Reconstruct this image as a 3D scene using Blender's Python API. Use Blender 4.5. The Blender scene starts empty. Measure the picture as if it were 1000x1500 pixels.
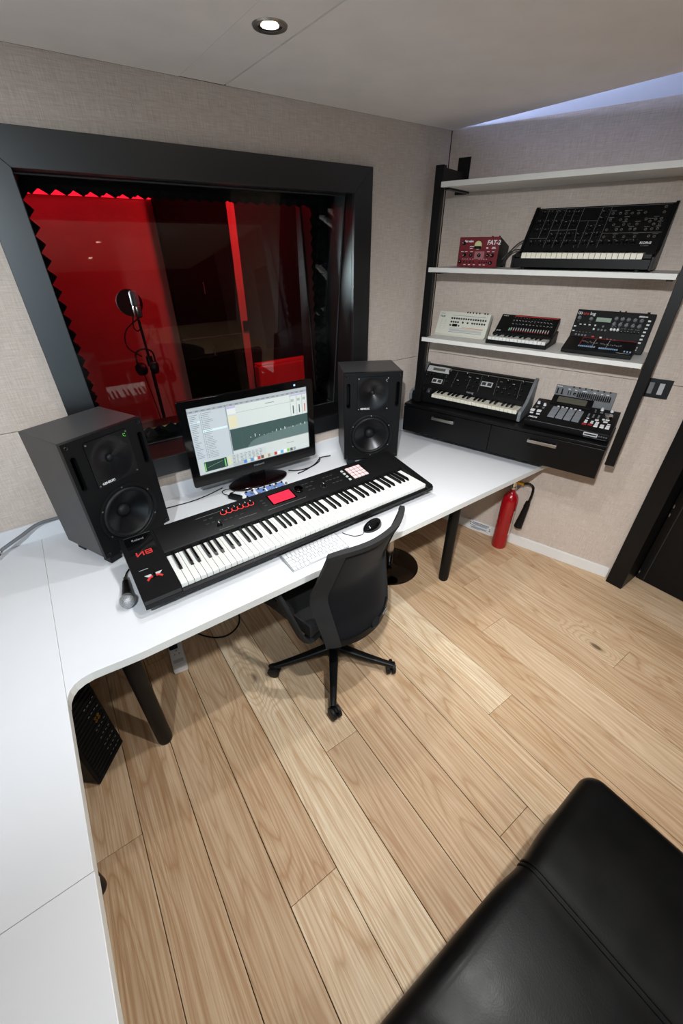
import bpy, bmesh, math, random
from mathutils import Matrix, Vector, geometry
random.seed(7)
PI = math.pi
C = bpy.context.scene.collection
scene = bpy.context.scene

# ------------------------------------------------------------------ camera
CAM = Vector((-2.1405, -1.9875, 1.828))
PITCH, ROLL, YAW = 0.582736, 0.0047416, 0.619424      # down, clockwise, to the right of the window-wall normal
FOCAL = 591.06                                        # pixels of a 1000 x 1500 frame
_f = Vector((math.sin(YAW)*math.cos(PITCH), math.cos(YAW)*math.cos(PITCH), -math.sin(PITCH)))
_r = Vector((math.cos(YAW), -math.sin(YAW), 0)); _d = _f.cross(_r)
_r, _d = _r*math.cos(ROLL)+_d*math.sin(ROLL), -_r*math.sin(ROLL)+_d*math.cos(ROLL)
cam = bpy.data.objects.new('camera', bpy.data.cameras.new('camera')); C.objects.link(cam)
cam.data.sensor_fit = 'VERTICAL'; cam.data.sensor_height = 36; cam.data.lens = FOCAL/1500*36
cam.data.clip_start = .02
cam.matrix_world = Matrix(((_r.x, -_d.x, -_f.x, CAM.x), (_r.y, -_d.y, -_f.y, CAM.y), (_r.z, -_d.z, -_f.z, CAM.z), (0, 0, 0, 1)))
scene.camera = cam

# ------------------------------------------------------------------ world, exposure, added back fill
scene.view_settings.view_transform = 'Standard'; scene.view_settings.look = 'None'
scene.view_settings.exposure = 0.15; scene.view_settings.gamma = 1.0; scene.view_settings.use_curve_mapping = False
world = bpy.data.worlds.new('world'); scene.world = world; world.use_nodes = True
world.node_tree.nodes['Background'].inputs[0].default_value = (.75, .87, 1, 1)
world.node_tree.nodes['Background'].inputs[1].default_value = .6

def area(name, loc, aim, sx, sy, power, col):
    l = bpy.data.lights.new(name, 'AREA'); l.shape = 'RECTANGLE'; l.size = sx; l.size_y = sy; l.energy = power; l.color = col
    o = bpy.data.objects.new(name, l); C.objects.link(o); o.location = loc
    o.rotation_euler = (Vector(aim)-Vector(loc)).to_track_quat('-Z', 'Y').to_euler(); return o
# cool fill light through an unseen window added behind the camera
area('back_fill', (-2.40, -3.86, 1.25), (-2.40, 0, 1.25), 1.1, 2.1, 17, (.66, .84, 1))

LAMPS = [(-1.337, y) for y in (-.535, -1.29, -2.05, -2.81)]
LAMP_W, LAMP_COL = {-.535: 25, -1.29: 50, -2.05: 84, -2.81: 18}, (1, 1, .985)
KEY_W, KEY_COL = (172, 100), (.93, .97, 1)

# ------------------------------------------------------------------ helpers
def lin(c):
    return tuple(((v/255)/12.92 if v/255 <= .04045 else ((v/255+.055)/1.055)**2.4) for v in c)

class N:                                              # tiny node-tree writer
    def __init__(s, name):
        s.m = bpy.data.materials.new(name); s.m.use_nodes = True; s.t = s.m.node_tree
        s.b = s.t.nodes['Principled BSDF']; s.out = s.t.nodes['Material Output']
    def n(s, typ, **kw):
        nd = s.t.nodes.new(typ)
        for k, v in kw.items():
            if k in nd.inputs: 
                nd.inputs[k].default_value = v
            else: setattr(nd, k, v)
        return nd
    def l(s, a, b): s.t.links.new(a, b)
    def ramp(s, fac, stops):
        r = s.n('ShaderNodeValToRGB'); e = r.color_ramp.elements
        while len(e) < len(stops): e.new(.5)
        for el, (p, c) in zip(e, stops): el.position = p; el.color = (*c, 1)
        s.l(fac, r.inputs[0]); return r.outputs[0]
    def math(s, op, a, b=None, c=None):
        m = s.n('ShaderNodeMath'); m.operation = op
        for i, v in enumerate((a, b, c)):
            if v is None: continue
            if isinstance(v, (int, float)): m.inputs[i].default_value = v
            else: s.l(v, m.inputs[i])
        return m.outputs[0]
    def mix(s, fac, a, b, mode='MIX'):
        m = s.n('ShaderNodeMix'); m.data_type = 'RGBA'; m.blend_type = mode
        for i, v in ((0, fac), (6, a), (7, b)):
            if isinstance(v, (int, float)): m.inputs[i].default_value = v
            elif isinstance(v, tuple): m.inputs[i].default_value = (*v, 1)
            else: s.l(v, m.inputs[i])
        return m.outputs[2]
    def co(s, scale=(1, 1, 1), kind='Object'):
        t = s.n('ShaderNodeTexCoord'); mp = s.n('ShaderNodeMapping'); mp.inputs['Scale'].default_value = scale
        s.l(t.outputs[kind], mp.inputs[0]); return mp.outputs[0]
    def noise(s, vec, scale, detail=3, rough=.5):
        n = s.n('ShaderNodeTexNoise'); n.inputs['Scale'].default_value = scale; n.inputs['Detail'].default_value = detail
        n.inputs['Roughness'].default_value = rough; s.l(vec, n.inputs['Vector']); return n.outputs[0]
    def bump(s, h, strength, dist=.001):
        b = s.n('ShaderNodeBump'); b.inputs['Strength'].default_value = strength; b.inputs['Distance'].default_value = dist
        s.l(h, b.inputs['Height']); s.l(b.outputs[0], s.b.inputs['Normal'])

def mat(name, rgb, rough=.5, metal=0, bump=0, bscale=300, var=.06, vscale=6, spec=None, coat=0):
    k = N(name); col = lin(rgb)
    v = k.noise(k.co(), vscale, 3)
    lo = tuple(c*(1-var) for c in col); hi = tuple(min(1, c*(1+var)) for c in col)
    k.l(k.ramp(v, [(.3, lo), (.7, hi)]), k.b.inputs['Base Color'])
    if spec is None: spec = .22 if max(rgb) < 32 and metal == 0 and rough > .2 else .5
    k.b.inputs['Roughness'].default_value = rough; k.b.inputs['Metallic'].default_value = metal
    k.b.inputs['Specular IOR Level'].default_value = spec; k.b.inputs['Coat Weight'].default_value = coat
    if bump: k.bump(k.noise(k.co(), bscale, 2), bump)
    return k.m
def emit(name, rgb, strength):
    k = N(name); k.b.inputs['Base Color'].default_value = (*lin(rgb), 1)
    k.b.inputs['Emission Color'].default_value = (*lin(rgb), 1); k.b.inputs['Emission Strength'].default_value = strength
    return k.m

class MB:                                             # collects shapes, links them as ONE mesh object
    def __init__(s): s.v = []; s.f = []; s.mi = []; s.T = Matrix.Identity(4); s.m = 0
    def add(s, vs, fs):
        o = len(s.v); s.v += [s.T @ Vector(v) for v in vs]
        for f in fs: s.f.append([i+o for i in f]); s.mi.append(s.m)
        return s
    def box(s, x0, x1, y0, y1, z0, z1):
        return s.add([(x, y, z) for z in (z0, z1) for y in (y0, y1) for x in (x0, x1)],
                     [(0, 2, 3, 1), (4, 5, 7, 6), (0, 1, 5, 4), (2, 6, 7, 3), (0, 4, 6, 2), (1, 3, 7, 5)])
    def cbox(s, x, y, z, sx, sy, sz): return s.box(x-sx/2, x+sx/2, y-sy/2, y+sy/2, z-sz/2, z+sz/2)
    def taper(s, x, y, z0, z1, a0, b0, a1, b1):       # frustum box, a along x, b along y
        vs = [(x+sx*a/2, y+sy*b/2, z) for z, a, b in ((z0, a0, b0), (z1, a1, b1)) for sx, sy in ((-1, -1), (1, -1), (1, 1), (-1, 1))]
        return s.add(vs, [(3, 2, 1, 0), (4, 5, 6, 7)]+[(i, (i+1) % 4, (i+1) % 4+4, i+4) for i in range(4)])
    def prism(s, pts, a, b, ax='x'):
        n = len(pts)
        mk = {'x': lambda p, t: (t, p[0], p[1]), 'y': lambda p, t: (p[0], t, p[1]), 'z': lambda p, t: (p[0], p[1], t)}[ax]
        return s.add([mk(p, a) for p in pts]+[mk(p, b) for p in pts],
                     [tuple(range(n))[::-1], tuple(range(n, 2*n))]+[(i, (i+1) % n, (i+1) % n+n, i+n) for i in range(n)])
    def lathe(s, prof, n=24, x=0, y=0, cap=True):     # (radius, z)
        vs = []; fs = []; k = len(prof)
        for i in range(n):
            a = 2*PI*i/n
            vs += [(x+r*math.cos(a), y+r*math.sin(a), z) for r, z in prof]
        for i in range(n):
            j = (i+1) % n
            fs += [(i*k+q, j*k+q, j*k+q+1, i*k+q+1) for q in range(k-1)]
        if cap:
            if prof[0][0] > 1e-6: fs.append(tuple(i*k for i in range(n))[::-1])
            if prof[-1][0] > 1e-6: fs.append(tuple(i*k+k-1 for i in range(n)))
        return s.add(vs, fs)
    def cyl(s, p0, p1, r0, r1=None, n=14):
        p0 = Vector(p0); p1 = Vector(p1); r1 = r0 if r1 is None else r1
        q = (p1-p0).to_track_quat('Z', 'Y').to_matrix().to_4x4(); old = s.T
        s.T = old @ Matrix.Translation(p0) @ q; s.lathe([(r0, 0), (r1, (p1-p0).length)], n); s.T = old; return s
    def tube(s, pts, r, n=8, sub=6, flat=1.0):        # smooth tube through points (catmull-rom)
        P = [Vector(p) for p in pts]
        if sub > 1 and len(P) > 2:
            Q = [P[0]*2-P[1]]+P+[P[-1]*2-P[-2]]; out = []
            for i in range(1, len(Q)-2):
                for k in range(sub):
                    t = k/sub; a, b, c, d = Q[i-1], Q[i], Q[i+1], Q[i+2]
                    out.append(.5*((2*b)+(c-a)*t+(2*a-5*b+4*c-d)*t*t+(3*b-3*c+d-a)*t**3))
            P = out+[P[-1]]
        vs = []; fs = []; up = Vector((0, 0, 1)); prev = None
        for i, p in enumerate(P):
            t = (P[min(i+1, len(P)-1)]-P[max(i-1, 0)]).normalized()
            if prev is None: u = t.cross(up if abs(t.z) < .95 else Vector((1, 0, 0))).normalized()
            else: u = (prev-t*prev.dot(t)).normalized()
            prev = u; w = t.cross(u)
            vs += [p+(u*math.cos(2*PI*k/n)+w*math.sin(2*PI*k/n)*flat)*r for k in range(n)]
        for i in range(len(P)-1):
            fs += [(i*n+k, i*n+(k+1) % n, (i+1)*n+(k+1) % n, (i+1)*n+k) for k in range(n)]
        fs += [tuple(range(n))[::-1], tuple((len(P)-1)*n+k for k in range(n))]
        return s.add(vs, fs)
    def grid(s, F, nu, nv, wrap=False):
        vs = [F(i/nu, j/nv) for j in range(nv+1) for i in range(nu+1)]
        return s.add(vs, [(j*(nu+1)+i, j*(nu+1)+i+1, (j+1)*(nu+1)+i+1, (j+1)*(nu+1)+i) for j in range(nv) for i in range(nu)])
    def slab(s, F, Nn, nu, nv, t):                    # two-sided sheet of thickness t along the normal
        a = [[Vector(F(i/nu, j/nv)) for i in range(nu+1)] for j in range(nv+1)]
        b = [[Vector(Nn(i/nu, j/nv)) for i in range(nu+1)] for j in range(nv+1)]
        W = nu+1; T = W*(nv+1)
        vs = [a[j][i]+b[j][i]*t/2 for j in range(nv+1) for i in range(W)]+[a[j][i]-b[j][i]*t/2 for j in range(nv+1) for i in range(W)]
        fs = []
        for j in range(nv):
            for i in range(nu):
                q = (j*W+i, j*W+i+1, (j+1)*W+i+1, (j+1)*W+i); fs += [q, tuple(k+T for k in q[::-1])]
        rim = [i for i in range(W)]+[j*W+nu for j in range(1, nv+1)]+[nv*W+i for i in range(nu-1, -1, -1)]+[j*W for j in range(nv-1, 0, -1)]
        for k in range(len(rim)):
            p, q = rim[k], rim[(k+1) % len(rim)]; fs.append((q, p, p+T, q+T))
        return s.add(vs, fs)
    def plate(s, outer, holes, z0, z1):               # flat plate z0..z1 with holes (all 2-d loops)
        loops = [outer]+holes; flat = [p for l in loops for p in l]; n = len(flat)
        tri = geometry.tessellate_polygon([[Vector((p[0], p[1], 0)) for p in l] for l in loops])
        vs = [(p[0], p[1], z0) for p in flat]+[(p[0], p[1], z1) for p in flat]
        fs = [tuple(t) for t in tri]+[tuple(i+n for i in t) for t in tri]; o = 0
        for l in loops:
            m = len(l); fs += [(o+i, o+(i+1) % m, o+(i+1) % m+n, o+i+n) for i in range(m)]; o += m
        return s.add(vs, fs)
    def rbox(s, x0, x1, y0, y1, z0, z1, r, n=6, k=4): # box with round edges, n cells a side, k in the rounding
        def ax(a, b): 
            L = [r*(i/k) for i in range(k)]; m = [r+(b-a-2*r)*i/n for i in range(n+1)]
            return [a+v for v in L+m]+[b-v for v in L[::-1]]
        X, Y, Z = ax(x0, x1), ax(y0, y1), ax(z0, z1)
        def pr(p):
            c = Vector((min(max(p[0], x0+r), x1-r), min(max(p[1], y0+r), y1-r), min(max(p[2], z0+r), z1-r)))
            d = Vector(p)-c
            if d.length < 1e-9: return c
            # even spread of the rounding
            m = max(abs(q) for q in d); e = Vector([math.copysign(math.tan(abs(q)/r*PI/4), q) for q in d]); 
            return c+e.normalized()*r if m > r-1e-9 else c+d
        def face(A, B, f):
            s.grid(lambda u, v: pr(f(A[round(u*(len(A)-1))], B[round(v*(len(B)-1))])), len(A)-1, len(B)-1)
        face(X, Y, lambda a, b: (a, b, z1)); face(Y, X, lambda a, b: (b, a, z0))
        face(X, Z, lambda a, b: (a, y0, b)); face(Z, X, lambda a, b: (b, y1, a))
        face(Y, Z, lambda a, b: (x1, a, b)); face(Z, Y, lambda a, b: (x0, b, a))
        return s
    def mesh(s, name, mats, smooth=35, merge=True):
        me = bpy.data.meshes.new(name); me.from_pydata([tuple(v) for v in s.v], [], s.f)
        for m in (mats if isinstance(mats, (list, tuple)) else [mats]): me.materials.append(m)
        me.polygons.foreach_set('material_index', s.mi)
        bm = bmesh.new(); bm.from_mesh(me)
        if merge: bmesh.ops.remove_doubles(bm, verts=bm.verts, dist=1e-5)
        bmesh.ops.recalc_face_normals(bm, faces=bm.faces); bm.to_mesh(me); bm.free()
        if smooth:
            me.polygons.foreach_set('use_smooth', [True]*len(me.polygons)); me.set_sharp_from_angle(angle=math.radians(smooth))
        return me
    def obj(s, name, mats, parent=None, bevel=0, smooth=35, merge=True, seg=2):
        return inst(name, s.mesh(name, mats, smooth, merge), parent, None, bevel, seg)

def inst(name, me, parent=None, mtx=None, bevel=0, seg=2):
    o = bpy.data.objects.new(name, me); C.objects.link(o)
    if parent is not None: o.parent = parent
    if mtx is not None: o.matrix_basis = mtx
    if bevel:
        b = o.modifiers.new('bevel', 'BEVEL'); b.width = bevel; b.segments = seg; b.limit_method = 'ANGLE'; b.angle_limit = math.radians(40)
        b.harden_normals = False
    return o
def thing(name, label, cat, loc=(0, 0, 0), rz=0, group=None):
    o = bpy.data.objects.new(name, None); C.objects.link(o); o.empty_display_size = .05
    o.location = loc; o.rotation_euler = (0, 0, rz); tag(o, label, cat, group); return o
def tag(o, label, cat, group=None):
    o['label'] = label; o['category'] = cat
    if group: o['group'] = group
    return o
def struct(name, bm, m, parent=None, **k):
    o = bm.obj(name, m, parent, **k)
    if parent is None: o['kind'] = 'structure'
    return o
def group_structure(name):
    o = bpy.data.objects.new(name, None); C.objects.link(o); o['kind'] = 'structure'; return o
def text(s, size, mtx, parent, m, align='LEFT', bold=0, ext=.0003, name='lettering', sx=1, shear=0):
    cu = bpy.data.curves.new(name, 'FONT'); cu.body = s; cu.size = size; cu.extrude = ext; cu.align_x = align; cu.offset = bold
    cu.resolution_u = 2; cu.shear = shear
    cu.materials.append(m); o = bpy.data.objects.new(name, cu); C.objects.link(o)
    me = bpy.data.meshes.new_from_object(o.evaluated_get(bpy.context.evaluated_depsgraph_get())); bpy.data.objects.remove(o); bpy.data.curves.remove(cu)
    return inst(name, me, parent, mtx @ Matrix.Diagonal((sx, 1, 1, 1)))
def T(x=0, y=0, z=0): return Matrix.Translation((x, y, z))
def panel(x0, y0, z0, tilt):                          # panel frame: x right, y up the slope, z out of the face
    return T(x0, y0, z0) @ Matrix.Rotation(tilt, 4, 'X')
R = math.radians

# ------------------------------------------------------------------ materials
def fabric():
    k = N('linen_wall'); v = k.co()
    a = k.noise(k.co((16, 16, 300)), 1, 3, .65); b = k.noise(k.co((300, 300, 16)), 1, 3, .65); c = k.noise(v, 2.2, 4)
    w = k.math('ADD', k.math('MULTIPLY', a, .5), k.math('MULTIPLY', b, .5))
    base = k.ramp(w, [(.36, lin((184, 171, 160))), (.5, lin((204, 190, 179))), (.64, lin((220, 208, 198)))])
    k.l(k.mix(.12, base, k.ramp(c, [(.3, lin((190, 175, 162))), (.7, lin((218, 204, 192)))])), k.b.inputs['Base Color'])
    k.b.inputs['Roughness'].default_value = .95; k.b.inputs['Specular IOR Level'].default_value = .1
    k.bump(w, .35, .001); return k.m
def wood():
    k = N('oak_plank'); oi = k.n('ShaderNodeObjectInfo'); tc = k.n('ShaderNodeTexCoord')
    add = k.n('ShaderNodeVectorMath'); add.operation = 'ADD'
    cmb = k.n('ShaderNodeCombineXYZ'); k.l(k.math('MULTIPLY', oi.outputs['Random'], 37), cmb.inputs[0]); k.l(k.math('MULTIPLY', oi.outputs['Random'], 91), cmb.inputs[1])
    k.l(tc.outputs['Object'], add.inputs[0]); k.l(cmb.outputs[0], add.inputs[1]); P = add.outputs[0]
    def mp(s, src=None):
        m = k.n('ShaderNodeMapping'); m.inputs['Scale'].default_value = s; k.l(src or P, m.inputs[0]); return m.outputs[0]
    # knots: sparse cells bend the grain round a dark eye
    vo = k.n('ShaderNodeTexVoronoi'); vo.inputs['Scale'].default_value = 1; k.l(mp((4.2, 1.7, 1)), vo.inputs['Vector'])
    keep = k.math('GREATER_THAN', vo.outputs['Color'], .66)
    near = k.math('MULTIPLY', keep, k.math('SUBTRACT', 1, k.math('SMOOTH_MIN', k.math('MULTIPLY', vo.outputs['Distance'], 2.6), 1, .1)))
    n1 = k.noise(mp((5.2, .55, 1)), 1, 2, .5)
    ring = k.math('ADD', k.math('MULTIPLY', n1, 8.5), k.math('MULTIPLY', near, 3.2))
    fr = k.math('FRACT', k.math('MULTIPLY', ring, 2.4))
    saw = k.math('ABSOLUTE', k.math('SUBTRACT', fr, .5))                    # growth bands
    fine = k.noise(mp((150, 1.6, 1)), 1, 3, .6)
    pore = k.noise(mp((420, 9, 1)), 1, 2, .7)
    tone = k.n('ShaderNodeAttribute'); tone.attribute_type = 'OBJECT'; tone.attribute_name = 'tone'
    warm = k.ramp(tone.outputs['Fac'], [(0, lin((176, 144, 110))), (.5, lin((217, 190, 157))), (1, lin((242, 227, 199)))])
    dark = k.mix(1.0, warm, lin((206, 180, 154)), 'MULTIPLY')
    c1 = k.mix(k.ramp(saw, [(0, (.22,)*3), (.12, (.68,)*3), (.5, (1,)*3)]), dark, warm)
    c2 = k.mix(k.math('MULTIPLY', k.ramp(fine, [(.36, (1,)*3), (.58, (0,)*3)]), .72), c1, dark)
    c3 = k.mix(k.math('MULTIPLY', k.ramp(pore, [(.30, (1,)*3), (.45, (0,)*3)]), .35), c2, lin((120, 84, 54)))
    big = k.noise(mp((3, .6, 1)), 1, 2)
    c4 = k.mix(k.math('MULTIPLY', k.ramp(big, [(.4, (0,)*3), (.75, (1,)*3)]), .35), c3, lin((226, 202, 172)))
    eye = k.math('MULTIPLY', keep, k.ramp(vo.outputs['Distance'], [(.035, (1,)*3), (.085, (0,)*3)]))
    c5 = k.mix(k.math('MULTIPLY', eye, .8), c4, lin((72, 48, 30)))
    k.l(c5, k.b.inputs['Base Color']); k.b.inputs['Roughness'].default_value = .55; k.b.inputs['Specular IOR Level'].default_value = .3
    k.bump(k.math('ADD', fine, k.math('MULTIPLY', pore, .5)), .12, .001); return k.m
def leather():
    k = N('black_leather'); v = k.co()
    vo = k.n('ShaderNodeTexVoronoi'); vo.inputs['Scale'].default_value = 260; k.l(v, vo.inputs['Vector'])
    c = k.noise(v, 9, 4); wr = k.noise(k.co((26, 5, 8)), 1, 3)
    k.l(k.ramp(c, [(.3, lin((9, 9, 9))), (.7, lin((13, 12, 12)))]), k.b.inputs['Base Color'])
    k.l(k.ramp(c, [(.3, (.30,)*3), (.7, (.40,)*3)]), k.b.inputs['Roughness'])
    k.bump(k.math('ADD', k.math('MULTIPLY', vo.outputs['Distance'], .35), k.math('MULTIPLY', wr, .9)), .14, .0015); k.b.inputs['Specular IOR Level'].default_value = .11; return k.m
def glass():
    k = N('studio_glass'); t = k.n('ShaderNodeBsdfTransparent'); g = k.n('ShaderNodeBsdfGlossy'); fz = k.n('ShaderNodeFresnel'); mx = k.n('ShaderNodeMixShader')
    t.inputs[0].default_value = (.93, .95, .94, 1); g.inputs['Roughness'].default_value = .0; g.inputs[0].default_value = (1, 1, 1, 1); fz.inputs[0].default_value = 1.42
    k.l(fz.outputs[0], mx.inputs[0]); k.l(t.outputs[0], mx.inputs[1]); k.l(g.outputs[0], mx.inputs[2]); k.l(mx.outputs[0], k.out.inputs[0]); return k.m
def mesh_cloth():
    k = N('black_mesh_cloth'); v = k.co()
    w1 = k.n('ShaderNodeTexWave'); w1.inputs['Scale'].default_value = 190; k.l(v, w1.inputs['Vector'])
    w2 = k.n('ShaderNodeTexWave'); w2.bands_direction = 'Z'; w2.inputs['Scale'].default_value = 190; k.l(v, w2.inputs['Vector'])
    k.l(k.ramp(k.math('MULTIPLY', w1.outputs[1], w2.outputs[1]), [(0, lin((10, 11, 14))), (1, lin((22, 23, 27)))]), k.b.inputs['Base Color'])
    k.b.inputs['Roughness'].default_value = .75; k.b.inputs['Specular IOR Level'].default_value = .15; k.b.inputs['Sheen Weight'].default_value = .04; return k.m

MW = fabric(); WOOD = wood(); LEA = leather(); GLASS = glass(); MESHC = mesh_cloth()
WHITE = mat('white_laminate', (225, 226, 229), .42, var=.01)
EDGE = mat('white_edging', (226, 226, 222), .45, var=.02)
SHELFW = mat('white_shelf_board', (222, 221, 216), .45, var=.02)
CEIL = mat('ceiling_board', (242, 236, 232), .95, bump=.25, bscale=120, var=.03, spec=.1)
PLAST = mat('white_plaster', (214, 216, 220), .9, var=.02)
SKIRT = mat('white_gloss_paint', (232, 232, 230), .4, var=.02)
BLKW = mat('black_window_frame_paint', (12, 14, 17), .37, spec=1.0, bump=.08, bscale=500, var=.15)
BLKF = mat('black_painted_frame', (13, 13, 14), .42, spec=.25, bump=.08, bscale=500, var=.15)
BLKS = mat('black_satin_panel', (12, 12, 13), .33, var=.12)
BLKR = mat('black_gloss_reveal', (12, 12, 13), .3, var=.1, spec=.6)
BLKM = mat('black_matt', (14, 14, 15), .75, var=.15)
BLKP = mat('black_plastic', (13, 13, 14), .45, bump=.05, bscale=900, var=.1)
BLKG = mat('black_gloss', (9, 9, 10), .08, var=.05)
TOCG = mat('dark_red_gloss', (17, 6, 7), .07, var=.1)
FOAM = mat('black_foam', (17, 17, 18), .95, bump=.5, bscale=300, var=.2, spec=.1)
CABF = mat('charcoal_cabinet_paint', (60, 60, 61), .40, bump=.25, bscale=700, var=.08)
BAFF = mat('black_baffle_paint', (15, 15, 16), .45, bump=.15, bscale=800, var=.08)
CONE = mat('black_speaker_cone', (15, 15, 17), .3, var=.08, spec=.38)
RUB = mat('black_rubber', (24, 25, 27), .5, var=.1)
SLOT = mat('deep_black', (5, 5, 6), .6)
KEYW = mat('ivory_white_key', (228, 228, 223), .3, var=.01)
KEYI = mat('cream_key', (226, 222, 205), .35, var=.02)
KEYB = mat('black_key', (15, 15, 16), .22, var=.05)
CHRM = mat('chrome', (200, 198, 196), .12, 1, var=.03)
CHRD = mat('dark_chrome', (86, 80, 76), .1, 1, var=.05)
STEEL = mat('brushed_steel', (190, 187, 182), .32, 1, var=.05)
LGT = mat('light_print', (225, 226, 226), .6)
GRYP = mat('grey_print', (128, 130, 132), .6)
DGRY = mat('dark_grey_plastic', (46, 47, 50), .5, var=.08)
MGRY = mat('mid_grey_plastic', (112, 115, 118), .5, var=.05)
PADG = mat('grey_rubber_pad', (134, 138, 144), .6, var=.05)
LGRY = mat('light_grey_plastic', (186, 188, 188), .45, var=.03)
REDP = mat('red_print', (205, 52, 50), .5, var=.05)
REDM = mat('dark_red_metal', (112, 22, 34), .42, bump=.1, bscale=500, var=.06)
REDX = mat('red_enamel', (160, 10, 24), .18, var=.05, coat=.3)
PADP = mat('pale_pink_pad', (238, 206, 206), .5, var=.03)
WPL = mat('white_plastic', (232, 233, 234), .4, var=.02)
ALU = mat('aluminium', (168, 170, 173), .4, .4, var=.02)
CREAM = mat('cream_panel', (212, 211, 198), .5, var=.03)
BLUEP = mat('blue_panel', (112, 138, 196), .5, var=.08)
ORNG = mat('orange_print', (214, 120, 70), .5)
YELL = mat('yellow_print', (196, 190, 120), .5)
LCDG = mat('green_grey_display', (150, 168, 152), .35, var=.03)
SMOKE = mat('smoked_display', (92, 90, 78), .2, var=.05)
BRASS = mat('brass', (196, 158, 74), .3, 1, var=.05)
BLUED = mat('blue_print', (90, 140, 200), .5)
GREL = emit('green_led', (90, 220, 60), .8)
REDW = mat('booth_wall_fabric', (150, 98, 92), .92, bump=.2, bscale=400, var=.06, spec=.1)
REDC = mat('red_upholstery', (170, 20, 28), .7, var=.06)
CHAIRF = mat('black_chair_fabric', (38, 38, 38), .82, bump=.4, bscale=900, var=.12, spec=.25)
CHAIRP = mat('black_chair_plastic', (15, 16, 17), .4, bump=.08, bscale=600, var=.1)

# ------------------------------------------------------------------ room frame
TH = 0.300463                                          # the shelf wall leans 17.2 degrees off square
SU = Vector((math.sin(TH), -math.cos(TH), 0)); SN = Vector((-math.cos(TH), -math.sin(TH), 0))
RS = math.atan2(SU.y, SU.x)
def S(u, w, z): return SU*u+SN*w+Vector((0, 0, z))     # along the shelf wall, off it, up
MS = Matrix.Rotation(RS, 4, 'Z')                       # local x = along the wall, local y = into the wall
ZC = 2.33; XL = -3.2; YB = -3.7; XR = .383; UE = 1.448

# ---- floor: planks one by one
PA = R(-.817)
floor = struct('floor', MB().box(XL-.1, 1.0, YB-.1, 2.0, -.06, -.016), BLKM)
seams = [-3.28, -3.10, -2.922, -2.743, -2.565, -2.387, -2.208, -2.03, -1.848, -1.668, -1.501, -1.303, -1.133, -.952, -.778, -.585, -.40, -.222, -.043, .137, .317, .497, .677]
joints = {7: [1.594], 9: [1.25], 10: [.927], 11: [1.868], 13: [1.543], 15: [1.206], 16: [.90], 5: [2.45], 6: [.35, 2.2], 8: [2.3], 12: [.45, 2.1], 14: [.6, 2.5], 17: [1.75], 18: [.9, 2.4], 19: [2.0], 4: [1.1], 3: [2], 2: [.8], 1: [1.7]}
tones = {(7, 0): .42, (7, 1): .72, (8, 0): .86, (9, 0): .70, (9, 1): .38, (6, 1): .32, (5, 0): .36, (10, 0): .30, (10, 1): .48, (11, 0): .52, (12, 1): .60, (13, 0): .92, (13, 1): .45, (14, 1): .42, (15, 0): .5, (15, 1): .60, (16, 1): .44, (17, 0): .6}
for i in range(len(seams)-1):
    a, b = seams[i]+.0013, seams[i+1]-.0013
    cuts = [-.02]+joints.get(i, [])+[3.75]
    for j in range(len(cuts)-1):
        d0, d1 = cuts[j]+.0006, cuts[j+1]-.0006
        def lim(p): return max(d0, min(p/math.tan(TH)-.02, 1.40)) if p > 0 else d0          # the slanted wall cuts the row ends
        e0, e1 = (lim(a), lim(b)) if j == 0 else (d0, d0)
        if min(d1-e0, d1-e1) < .05: continue
        cx, cy = (a+b)/2, -(max(e0, e1)+d1)/2
        o = MB().prism([(a-cx, -d1-cy), (b-cx, -d1-cy), (b-cx, -e1-cy), (a-cx, -e0-cy)], -.015, 0, 'z').obj('plank', WOOD, floor, bevel=.0012, seg=1, smooth=0)
        o.location = (cx*math.cos(PA)-cy*math.sin(PA), cx*math.sin(PA)+cy*math.cos(PA), 0); o.rotation_euler = (0, 0, PA)
        o['tone'] = tones.get((i, j), random.uniform(.3, .65))

# ---- window wall (y = 0), with the studio window's hole
WX0, WX1, WZ0, WZ1 = -2.035, -.637, .952, 2.055
struct('wall_window', MB().box(XL, WX0, .012, .55, 0, 2.65).box(WX1, .6, .012, .55, 0, 2.65).box(WX0, WX1, .012, .55, 0, WZ0).box(WX0, WX1, .012, .55, WZ1, 2.65), BLKM)
ww = bpy.data.objects['wall_window']
SEAM = 1.216
p = MB(); p.T = Matrix.Rotation(PI/2, 4, 'X') @ T(0, 0, -.012)
p.box(XL, WX0, SEAM+.0015, ZC, 0, .012).box(WX1, -.003, SEAM+.0015, ZC, 0, .012).box(WX0, WX1, WZ1, ZC, 0, .012)
p.obj('wall_panel', MW, ww, smooth=0)
p = MB(); p.T = Matrix.Rotation(PI/2, 4, 'X') @ T(0, 0, -.012)
p.box(XL, WX0, 0, SEAM-.0015, 0, .012).box(WX1, -.003, 0, SEAM-.0015, 0, .012).box(WX0, WX1, 0, WZ0, 0, .012)
p.obj('wall_panel', MW, ww, smooth=0)

# ---- shelf wall
ws = struct('wall_shelf', MB().box(0, UE+.02, .014, .12, 0, 2.7), PLAST); ws.matrix_world = MS
MB().box(.003, UE+.02, 0, .014, 0, 1.2355).obj('wall_panel', MW, ws, smooth=0)
MB().box(.003, UE+.02, 0, .014, 1.2385, ZC).obj('wall_panel', MW, ws, smooth=0)
b = struct('baseboard_shelf', MB().box(.28, UE, -.014, -.0005, .0005, .077), SKIRT, bevel=.002); b.matrix_world = MS
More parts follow.
